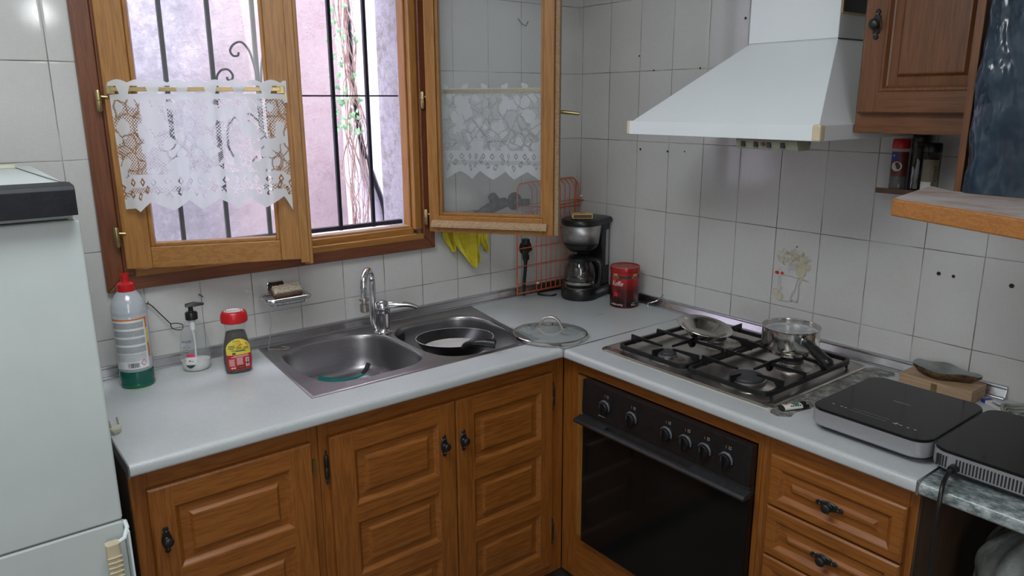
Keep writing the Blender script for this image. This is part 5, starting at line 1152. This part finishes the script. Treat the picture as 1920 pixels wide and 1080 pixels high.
# ================================================================== EXTRACTOR HOOD
hd_ = Thing('extractor_hood', (-.25, -1.02, 1.54), 'white metal cooker hood with sloping front and cream corner caps above the gas hob', 'cooker hood')
hy_0, hy_1, hxf = .716, 1.316, -.468; zr0, zr1 = 1.5395, 1.5765
cu0, cu1, cxf, cz = .924, 1.190, -.205, 1.783
b = MB(MH); b.mat(M_white)
b.rings([[(hy_0+.010, -.0005, zr1), (hy_1-.010, -.0005, zr1), (hy_1-.010, hxf+.012, zr1), (hy_0+.010, hxf+.012, zr1)], [(cu0, -.0005, cz), (cu1, -.0005, cz), (cu1, cxf, cz), (cu0, cxf, cz)]], False, False)
b.rings([[(cu0, -.0005, cz), (cu1, -.0005, cz), (cu1, cxf, cz), (cu0, cxf, cz)], [(cu0, -.0005, cz+.0025), (cu1, -.0005, cz+.0025), (cu1, cxf, cz+.0025), (cu0, cxf, cz+.0025)]]); b.build('canopy', hd_, bevel=.003)
b = MB(MH); b.mat(M_white); b.box(cu0, cu1, cxf, -.0005, cz+.003, 2.545); ch_ = b.build('chimney', hd_, bevel=.002)
b = MB(MH); b.mat(M_white); b.box(hy_0, hy_1, hxf, hxf+.010, zr0, zr1); b.box(hy_0, hy_0+.010, hxf+.010, -.0005, zr0, zr1); b.box(hy_1-.010, hy_1, hxf+.010, -.0005, zr0, zr1); b.box(hy_0+.010, hy_1-.010, hxf+.010, hxf+.03, zr1-.003, zr1); b.build('rim', hd_, bevel=.002)
b = MB(MH); b.mat(M_hob); b.box(hy_0+.010, hy_1-.010, hxf+.012, -.001, zr0+.012, zr0+.016); b.build('filter', hd_)
for u0, u1 in ((hy_0-.0015, hy_0+.012), (hy_1-.021, hy_1+.0015)):
    b = MB(MH); b.mat(M_cream); b.box(u0, u1, hxf-.0015, hxf+.022, zr0-.001, zr1+.001); b.build('corner_cap', hd_, bevel=.005, seg=3)
b = MB(MH); b.mat(M_yelw if False else M_cream); b.prismx([(hxf+.018, zr0-.001), (hxf+.018, zr0-.006), (hxf+.026, zr0-.026), (hxf+.075, zr0-.026), (hxf+.082, zr0-.001)], 1.078, 1.250); bx = None
o = b.build('control_box', hd_, bevel=.001); M_ctrl = pm('olive_plastic', (.25, .26, .19), .5); o.data.materials.clear(); o.data.materials.append(M_ctrl)
for u in (1.100, 1.137, 1.174, 1.212): b = MB(MH); b.mat(M_blackm); b.box(u-.005, u+.005, hxf+.0165, hxf+.030, zr0-.020, zr0-.007); b.build('switch', o)
b = MB(MH); b.mat(M_spice); b.lathe([(.005, hxf+.0150), (.005, hxf+.025)], (1.158, 0, zr0-.012), 12, 'y'); b.build('pilot_lamp', o)
b = MB(MH); b.mat(M_gold); b.box(cu1+.0004, cu1+.0025, -.195, -.02, 1.846, 1.850); b.box(cu1+.0004, cu1+.0025, -.199, -.195, 1.846, 2.04); b.box(cu1+.0004, cu1+.0025, -.020, -.016, 1.846, 2.04)
b.mat(M_cglass); b.box(cu1+.0003, cu1+.0012, -.195, -.020, 1.850, 2.04); b.build('vent_window', ch_)
b = MB(MH); b.mat(M_ink); b.box(cu1+.0003, cu1+.0008, cxf, -.02, cz+.0005, cz+.0022); b.build('seam', ch_)

# ================================================================== WALL CABINET, SHELF
wc = Thing('wall_cabinet', (-.17, -1.47, 1.555), 'brown oak wall cabinet with one raised-panel door right of the hood', 'kitchen cabinet')
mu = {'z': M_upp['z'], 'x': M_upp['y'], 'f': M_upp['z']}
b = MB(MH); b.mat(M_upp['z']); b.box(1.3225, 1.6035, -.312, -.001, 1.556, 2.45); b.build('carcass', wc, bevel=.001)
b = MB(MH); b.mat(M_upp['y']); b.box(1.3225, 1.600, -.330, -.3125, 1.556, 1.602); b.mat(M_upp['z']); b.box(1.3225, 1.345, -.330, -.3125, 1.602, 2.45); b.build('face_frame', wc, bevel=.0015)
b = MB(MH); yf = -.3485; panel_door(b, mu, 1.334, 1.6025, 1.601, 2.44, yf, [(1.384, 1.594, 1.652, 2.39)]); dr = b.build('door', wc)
b = MB(MH); b.mat(M_upp['z']); rs = []
for ins, d in ((0, .0008), (.004, -.002), (.009, -.002), (.013, .006)): rs.append([(1.384+ins-.004, yf+d, 1.648+ins), (1.598-ins, yf+d, 1.648+ins), (1.598-ins, yf+d, 2.394-ins), (1.380+ins, yf+d, 2.394-ins)])
b.rings(rs, False, False); b.build('moulding', dr)
handle(MH, 1.362, 1.797, yf, dr)
# flank board of the open unit next to it: deeper above, stepping back below
b = MB(MH); b.mat(M_upp['z']); yf2 = -.440
b.box(1.604, 1.618, yf2, -.001, 1.416, 2.45)
solo(b, 'flank_board', (-.2, -1.61, 1.416), 'tall brown side board between the wall cabinet door and the blue bag', 'side board', bevel=.0015)
sh = Thing('wall_shelf', (-.4, -1.8, 1.417), 'thick wooden shelf with dusty top carrying the blue bag', 'shelf')
b = MB(); b.mat(M_shelf); sp2 = [(-.640, -1.578), (-.652, -1.582), (-.659, -1.594), (-.762, -1.850), (-.764, -1.868), (-.752, -1.880), (-.42, -2.10), (-.001, -2.10), (-.001, -1.6185), (-.4405, -1.6185), (-.4405, -1.603), (-.387, -1.545), (-.387, -1.531)]
b.prismz(sp2, 1.417, 1.4492); b.build('board', sh, bevel=.003)
def dust_mat():
    m, t, bb = nt('dusty_shelf_top'); v = coords(t, (1, .5, 1)); f = noi(t, v, 9, 6, .7)
    t.links.new(ramp(t, f, [(.38, (.34, .22, .15)), (.52, (.42, .36, .34)), (.7, (.50, .47, .47))]), bb.inputs['Base Color']); bb.inputs['Roughness'].default_value = .8; bump(t, bb, noi(t, v, 120, 5), .4, .002); return m
b = MB(); b.mat(dust_mat()); ins = [(-.640, -1.582), (-.654, -1.596), (-.757, -1.855), (-.747, -1.878), (-.42, -2.097), (-.003, -2.097), (-.003, -1.6205), (-.4435, -1.6205), (-.4435, -1.606), (-.390, -1.546), (-.390, -1.535)]; b.prismz(ins, 1.4493, 1.4500); b.build('dusty_top', sh)
# spice jars on a little rack behind the shelf end
b = MB(); b.mat(M_brown); b.box(-.068, -.001, -1.371, -1.262, 1.388, 1.394); b.box(-.068, -.065, -1.371, -1.262, 1.394, 1.402)
solo(b, 'jar_rack', (-.035, -1.31, 1.388), 'narrow dark brown rack at the tiles carrying the spice jars', 'rack')
def sjar(name, x, y, r, h, caph, capm, label):
    zz0 = 1.3942; t_ = Thing(name, (x, y, zz0), label, 'spice jar')
    b = MB(); b.mat(M_clear if capm is M_red else M_smoke); b.lathe([(r*.9, 0), (r, .002), (r, h), (r*.85, h+.006)], (x, y, zz0), 24); b.build('jar_body', t_, smooth=40)
    b = MB(); b.mat(M_dsp); b.lathe([(r*.85, .002), (r*.93, .004), (r*.93, h*.9)], (x, y, zz0), 24); b.build('spice', t_, smooth=40)
    b = MB(); b.mat(capm); b.lathe([(r*1.02, h+.004), (r*1.04, h+.006), (r*1.0, h+caph), (r*.9, h+caph+.003), (0, h+caph+.003)], (x, y, zz0), 24); b.build('cap', t_, smooth=40)
    return t_, zz0
t1, z_ = sjar('spice_jar', -.0345, -1.302, .0215, .108, .026, M_red, 'spice jar with red cap and round white label, left on the little rack')
fn, fn2 = cyl(-.0345, -1.302, .0215, CAMA(-.0345, -1.302)), cyl(-.0345, -1.302, .0215, CAMA(-.0345, -1.302), .0011)
L = MB(); patch(L, -.024, .024, z_+.040, z_+.104, fn, M_spice, 10); patch(L, -.022, -.006, z_+.080, z_+.102, fn2, M_blue, 4); disc(L, -.015, z_+.094, .002, .002, cyl(-.0345, -1.302, .0215, CAMA(-.0345, -1.302), .0015), M_offw, 8); disc(L, -.006, z_+.066, .0125, .0125, cyl(-.0345, -1.302, .0215, CAMA(-.0345, -1.302), .0015), M_offw, 20)
f4 = cyl(-.0345, -1.302, .0215, CAMA(-.0345, -1.302), .002)
for k, w_ in enumerate((.014, .019, .017, .009)): patch(L, -.006-w_/2, -.006+w_/2, z_+.0715-k*.0045, z_+.0725-k*.0045, f4, M_ink, 3)
L.build('label', t1, recalc=False)
t2, z_ = sjar('spice_jar', -.030, -1.352, .018, .125, .030, M_black, 'tall dark spice jar with black cap, tallest on the little rack') if False else (None, 0)
t2, z_ = sjar('spice_jar', -.024, -1.3475, .0215, .128, .022, M_black, 'tallest spice jar, all dark with a black cap, behind the other two')
t3, z_ = sjar('spice_jar', -.0645, -1.396, .0215, .104, .024, M_black, 'pepper jar with black cap and brown lettering running up its side')
t3.location.z += 0.0; 
fn, fn2 = cyl(-.0645, -1.396, .0215, CAMA(-.0645, -1.396)), cyl(-.0645, -1.396, .0215, CAMA(-.0645, -1.396), .0012); L = MB(); patch(L, -.022, .020, z_+.012, z_+.090, fn, M_slabel, 10); patch(L, -.022, .004, z_+.012, z_+.034, fn2, M_offw, 5)
text(L, 'Pepper', .010, z_+.05, .018, fn2, M_brown, 1, PI/2); L.build('label', t3, recalc=False)
# blue plastic bag
b = MB(); b.mat(M_bluebag)
def bagf(u, v):
    # closed pillow: u around, v up
    a = 2*PI*u; cx, cy = -.412, -1.778; hw, hd2 = .058, .158
    s = lambda t, e: math.copysign(abs(t)**e, t)
    x = hw*s(math.cos(a), .4); y = hd2*s(math.sin(a), .3); z = .46*v
    ang = 0; X = x*math.cos(ang)-y*math.sin(ang); Y = x*math.sin(ang)+y*math.cos(ang)
    p = Vector((X*6, Y*6, z*4)); cr = .010*noise.noise(p)+.003*noise.noise(p*3.1)+.010*abs(noise.noise(Vector((X*8+9, Y*8, z*16))))
    k = 1+(cr-.006)*6*(.2+.8*min(1, v*8)); return (cx+X*k, cy+Y*k, 1.4505+z)
b.grid(bagf, 120, 90)
solo(b, 'blue_bag', (-.388, -1.79, 1.4505), 'shiny crinkled dark blue plastic bag standing on the wooden shelf', 'bag', smooth=70)

# ================================================================== FRIDGE
fr = Thing('refrigerator', (-2.18, -.40, 0), 'old white refrigerator with black top trim at the left edge', 'refrigerator')
b = MB(); b.mat(M_fridge); b.box(-2.475, -1.885, -.615, -.12, .03, 1.484); b.build('cabinet', fr, bevel=.004)
b = MB(); b.mat(M_white if False else M_fridge); b.prismx([(-.13, 1.4845), (-.13, 1.489), (-.665, 1.489), (-.665, 1.4845)], -2.470, -1.889); tp_ = b.build('top_plate', fr, bevel=.002)
b = MB(); b.mat(M_yelw); b.box(-2.465, -1.925, -.195, -.150, 1.4893, 1.497); b.build('rear_rail', fr, bevel=.001)
b = MB(); b.mat(M_iron); b.tube([(-1.925, -.19, 1.4905), (-1.905, -.50, 1.4905), (-1.896, -.66, 1.492)], .0009, 5); b.build('wire', fr)
b = MB(); b.mat(M_navy); b.prismx([(-.655, 1.4895), (-.655, 1.492), (-.700, 1.4895), (-.706, 1.482), (-.706, 1.436), (-.690, 1.434), (-.616, 1.434), (-.616, 1.4895)], -2.478, -1.884); b.build('top_trim', fr, bevel=.0015)
b = MB(); b.mat(M_fridge); b.box(-2.474, -1.886, -.650, -.6155, 1.424, 1.4335); b.build('front_lip', fr)
b = MB(); b.mat(M_fridge); b.rings([[(x, y, z) for x, z in rrect(-2.475, -1.878, .80, 1.4225, .006, 3)] for y in (-.6165, -.668)]); d1 = b.build('door', fr, bevel=.004)
b = MB(); b.mat(M_fridge); b.rings([[(x, y, z) for x, z in rrect(-2.475, -1.878, .08, .797, .006, 3)] for y in (-.6165, -.668)]); d2 = b.build('door', fr, bevel=.004)
o = MB(); o.mat(M_yelw); o.box(-1.895, -1.887, -.655, -.645, 1.4226, 1.4245); o.build('hinge_cap', d1)
b = MB(); b.mat(M_cream); b.rings([[(x, y, z) for x, y in rrect(-1.921, -1.895, -.712, -.690, .006, 3)] for z in (.40, .772)])
for k in range(26): b.tube([(-1.9212, -.712, .745-k*.011), (-1.908, -.7140, .745-k*.011), (-1.8948, -.712, .745-k*.011)], .0019, 6)
hn = b.build('handle', d2)
b = MB(); b.mat(M_white); b.tube([(-1.905, -.700, .765), (-1.884, -.696, .772), (-1.8745, -.680, .785), (-1.8745, -.66, .79)], .0045, 8); b.box(-1.8775, -1.8735, -.70, -.64, .42, .785); b.build('bracket', hn, smooth=40)
# plug lying on the worktop end
pg = Thing('power_plug', (-1.832, -.42, ZC), 'grey power plug with two metal pins lying on the worktop end beside the fridge', 'plug')
MPg = T(-1.833, -.425, ZC+.014, math.radians(20), 0, math.radians(-8)) 
b = MB(MPg); b.mat(M_yelw); b.rings([[(x, y, z) for x, y in rrect(-.014, .014, -.010, .010, .006, 4)] for z in (.0, .006)]); b.rings([[(x*k, y*k, z) for x, y in rrect(-.013, .013, -.009, .009, .005, 4)] for k, z in ((1, 0), (.8, -.006), (.45, -.012))]); b.build('plug_body', pg, smooth=40)
for x in (-.0095, .0095): b = MB(MPg); b.mat(M_hob); b.tube([(x, 0, .006), (x, 0, .025)], .0022, 8); b.build('pin', pg, smooth=40)

# ================================================================== PAINTED TILE, WALL PLUGS
# tile between y=-.928..-1.078, z=.995..1.242 ; local a: left->right 0..1, c: up 0..1
_lay = [0]
def W3(off=0): return lambda a, c: (-.0009-_lay[0]*3.5e-6, -.928-.15*a, .995+.247*c)
b = MB(); f = W3(); f2 = W3(.0003); f3 = W3(.0006)
def leafm(a, c, l, w, ang, fn, m):
    pts = []
    for i in range(9): t_ = i/8; pts.append((t_*l, w*math.sin(PI*t_)))
    for i in range(7, 0, -1): t_ = i/8; pts.append((t_*l, -w*math.sin(PI*t_)))
    _lay[0] += 1; co, si = math.cos(ang), math.sin(ang); poly(b, [(a+(x*co-y*si), c+(x*si+y*co)*.61) for x, y in pts], fn, m)
def line(a0, c0, a1, c1, w, fn, m):
    _lay[0] += 1; dx, dz = a1-a0, (c1-c0)/.61; l = math.hypot(dx, dz) or 1; nx, nz = -dz/l*w/2, dx/l*w/2*.61; poly(b, [(a0+nx, c0+nz), (a1+nx, c1+nz), (a1-nx, c1-nz), (a0-nx, c0-nz)], fn, m)
rr = random.Random(8)
for k in range(64): leafm(.42+rr.uniform(-.26, .30), .59+rr.uniform(-.05, .10), rr.uniform(.08, .17), rr.uniform(.018, .034), rr.uniform(.2, 2.9), f, M_leafp if k % 3 else M_draw)
for a, c, an_ in ((.42, .68, 1.7), (.44, .70, 1.2), (.66, .63, .5), (.74, .64, .2), (.20, .60, 2.2)): leafm(a, c, .13, .030, an_, f2, M_leafp); line(a, c, a+.11*math.cos(an_), c+.11*math.sin(an_)*.61, .006, f3, M_draw)
for k in range(22): a, c = .42+rr.uniform(-.16, .16), .52+rr.uniform(-.06, .08); 
for k in range(16):
    a, c = .44+.045*(k % 5)-.06+rr.uniform(-.01, .01), .56-.028*(k//5); q = 12
    for i in range(q): line(a+.022*math.cos(2*PI*i/q), c+.0135*math.sin(2*PI*i/q), a+.022*math.cos(2*PI*(i+1)/q), c+.0135*math.sin(2*PI*(i+1)/q), .004, f2, M_lilac)
def fruit(a, c, ra, m=M_pear):
    _lay[0] += 1
    disc(b, a, c, ra, ra*.66, f2, m, 24)
    for i in range(24): line(a+ra*math.cos(2*PI*i/24), c+ra*.66*math.sin(2*PI*i/24), a+ra*math.cos(2*PI*(i+1)/24), c+ra*.66*math.sin(2*PI*(i+1)/24), .006, f3, M_draw)
fruit(.69, .55, .075); fruit(.66, .485, .10); fruit(.80, .56, .055); fruit(.20, .13, .09); fruit(.05+.03, .17, .0) if False else None
fruit(.10+.0, .165, .075, M_leafp) if False else fruit(.12, .175, .07); leafm(.19, .21, .11, .03, .8, f3, M_leafp)
for a in (.115, .235): _lay[0] += 1; disc(b, a, .43, .05 if a < .2 else .035, .022, f3, M_cherry, 14)
line(.12, .45, .16, .50, .006, f2, M_draw); line(.23, .45, .17, .50, .006, f2, M_draw)
line(.22, .42, .78, .40, .008, f2, M_draw); 
for a0, c0, a1, c1 in ((.16, .40, .155, .24), (.20, .41, .21, .25), (.60, .40, .55, .20), (.63, .40, .66, .22), (.70, .40, .62, .30), (.62, .30, .64, .12), (.55, .20, .46, .12), (.66, .22, .64, .08), (.52, .24, .47, .14), (.57, .32, .54, .22), (.70, .39, .86, .39), (.22, .065, .66, .10)): line(a0, c0, a1, c1, .009, f2, M_lilac if a0 != .70 else M_draw)
leafm(.46, .10, .08, .02, .3, f3, M_draw); leafm(.60, .08, .10, .018, 1.3, f3, M_draw)
disc(b, .52, .80, .018, .012, f2, M_brown, 8)
solo(b, 'fruit_motif', (0, -1.0, .995), 'painted motif of a fruit basket with cherries on one tile behind the saucepan', 'tile painting', recalc=False)
for i, (y, z, r) in enumerate(((-.763, 1.881, .0045), (-.324, 1.789, .0035), (-.598, 1.737, .0035), (-.395, 1.737, .0035), (-.345, 1.460, .0045), (-.474, 1.458, .004), (-.550, 1.461, .003), (-1.423, 1.181, .0055), (-1.460, 1.180, .0045), (-1.596, 1.180, .006))):
    lab = {0: 'dark screw hole beside the hood chimney', 1: 'uppermost dark drill hole left of the hood slope', 2: 'dark drill hole on a joint closest to the hood slope', 3: 'dark drill hole on the joint below the uppermost one', 4: 'largest drill hole under the left end of the hood', 5: 'middle drill hole of the three below the hood rim', 6: 'smallest drill hole of the three below the hood rim', 7: 'left wall plug of the pair above the wooden box', 8: 'right wall plug of the pair above the wooden box', 9: 'single wall plug at the far right of the tiled wall'}[i]
    b = MB(MH); b.mat(M_ink if i < 7 else M_darkb); b.lathe([(r, -.0006), (r*.9, -.0014), (0, -.001)], (-y, 0, z), 12, 'y'); solo(b, 'wall_plug', (0, y, z), lab, 'wall plug', 'plugs and drill holes in the tiles')
b = MB(); b.mat(M_iron); b.tube([(-.30, -.0005, 1.925), (-.295, -.02, 1.905), (-.285, -.028, 1.898), (-.275, -.028, 1.915)], .0022, 6)
solo(b, 'wall_hook', (-.29, 0, 1.9), 'bent dark hook high on the tiles seen through the glass of the open casement', 'hook', smooth=50)
# ceiling lamp above the viewer
pl_ = Thing('pendant_lamp', (-1.58, -1.75, 2.06), 'small pendant lamp holder hanging from the ceiling', 'lamp')
b = MB(); b.mat(M_offw); b.lathe([(.018, 2.07), (.020, 2.12), (.008, 2.13)], (-1.58, -1.75, 0), 20); b.tube([(-1.58, -1.75, 2.13), (-1.58, -1.75, 2.55)], .003, 6); b.build('lamp_holder', pl_, smooth=40)
fin()
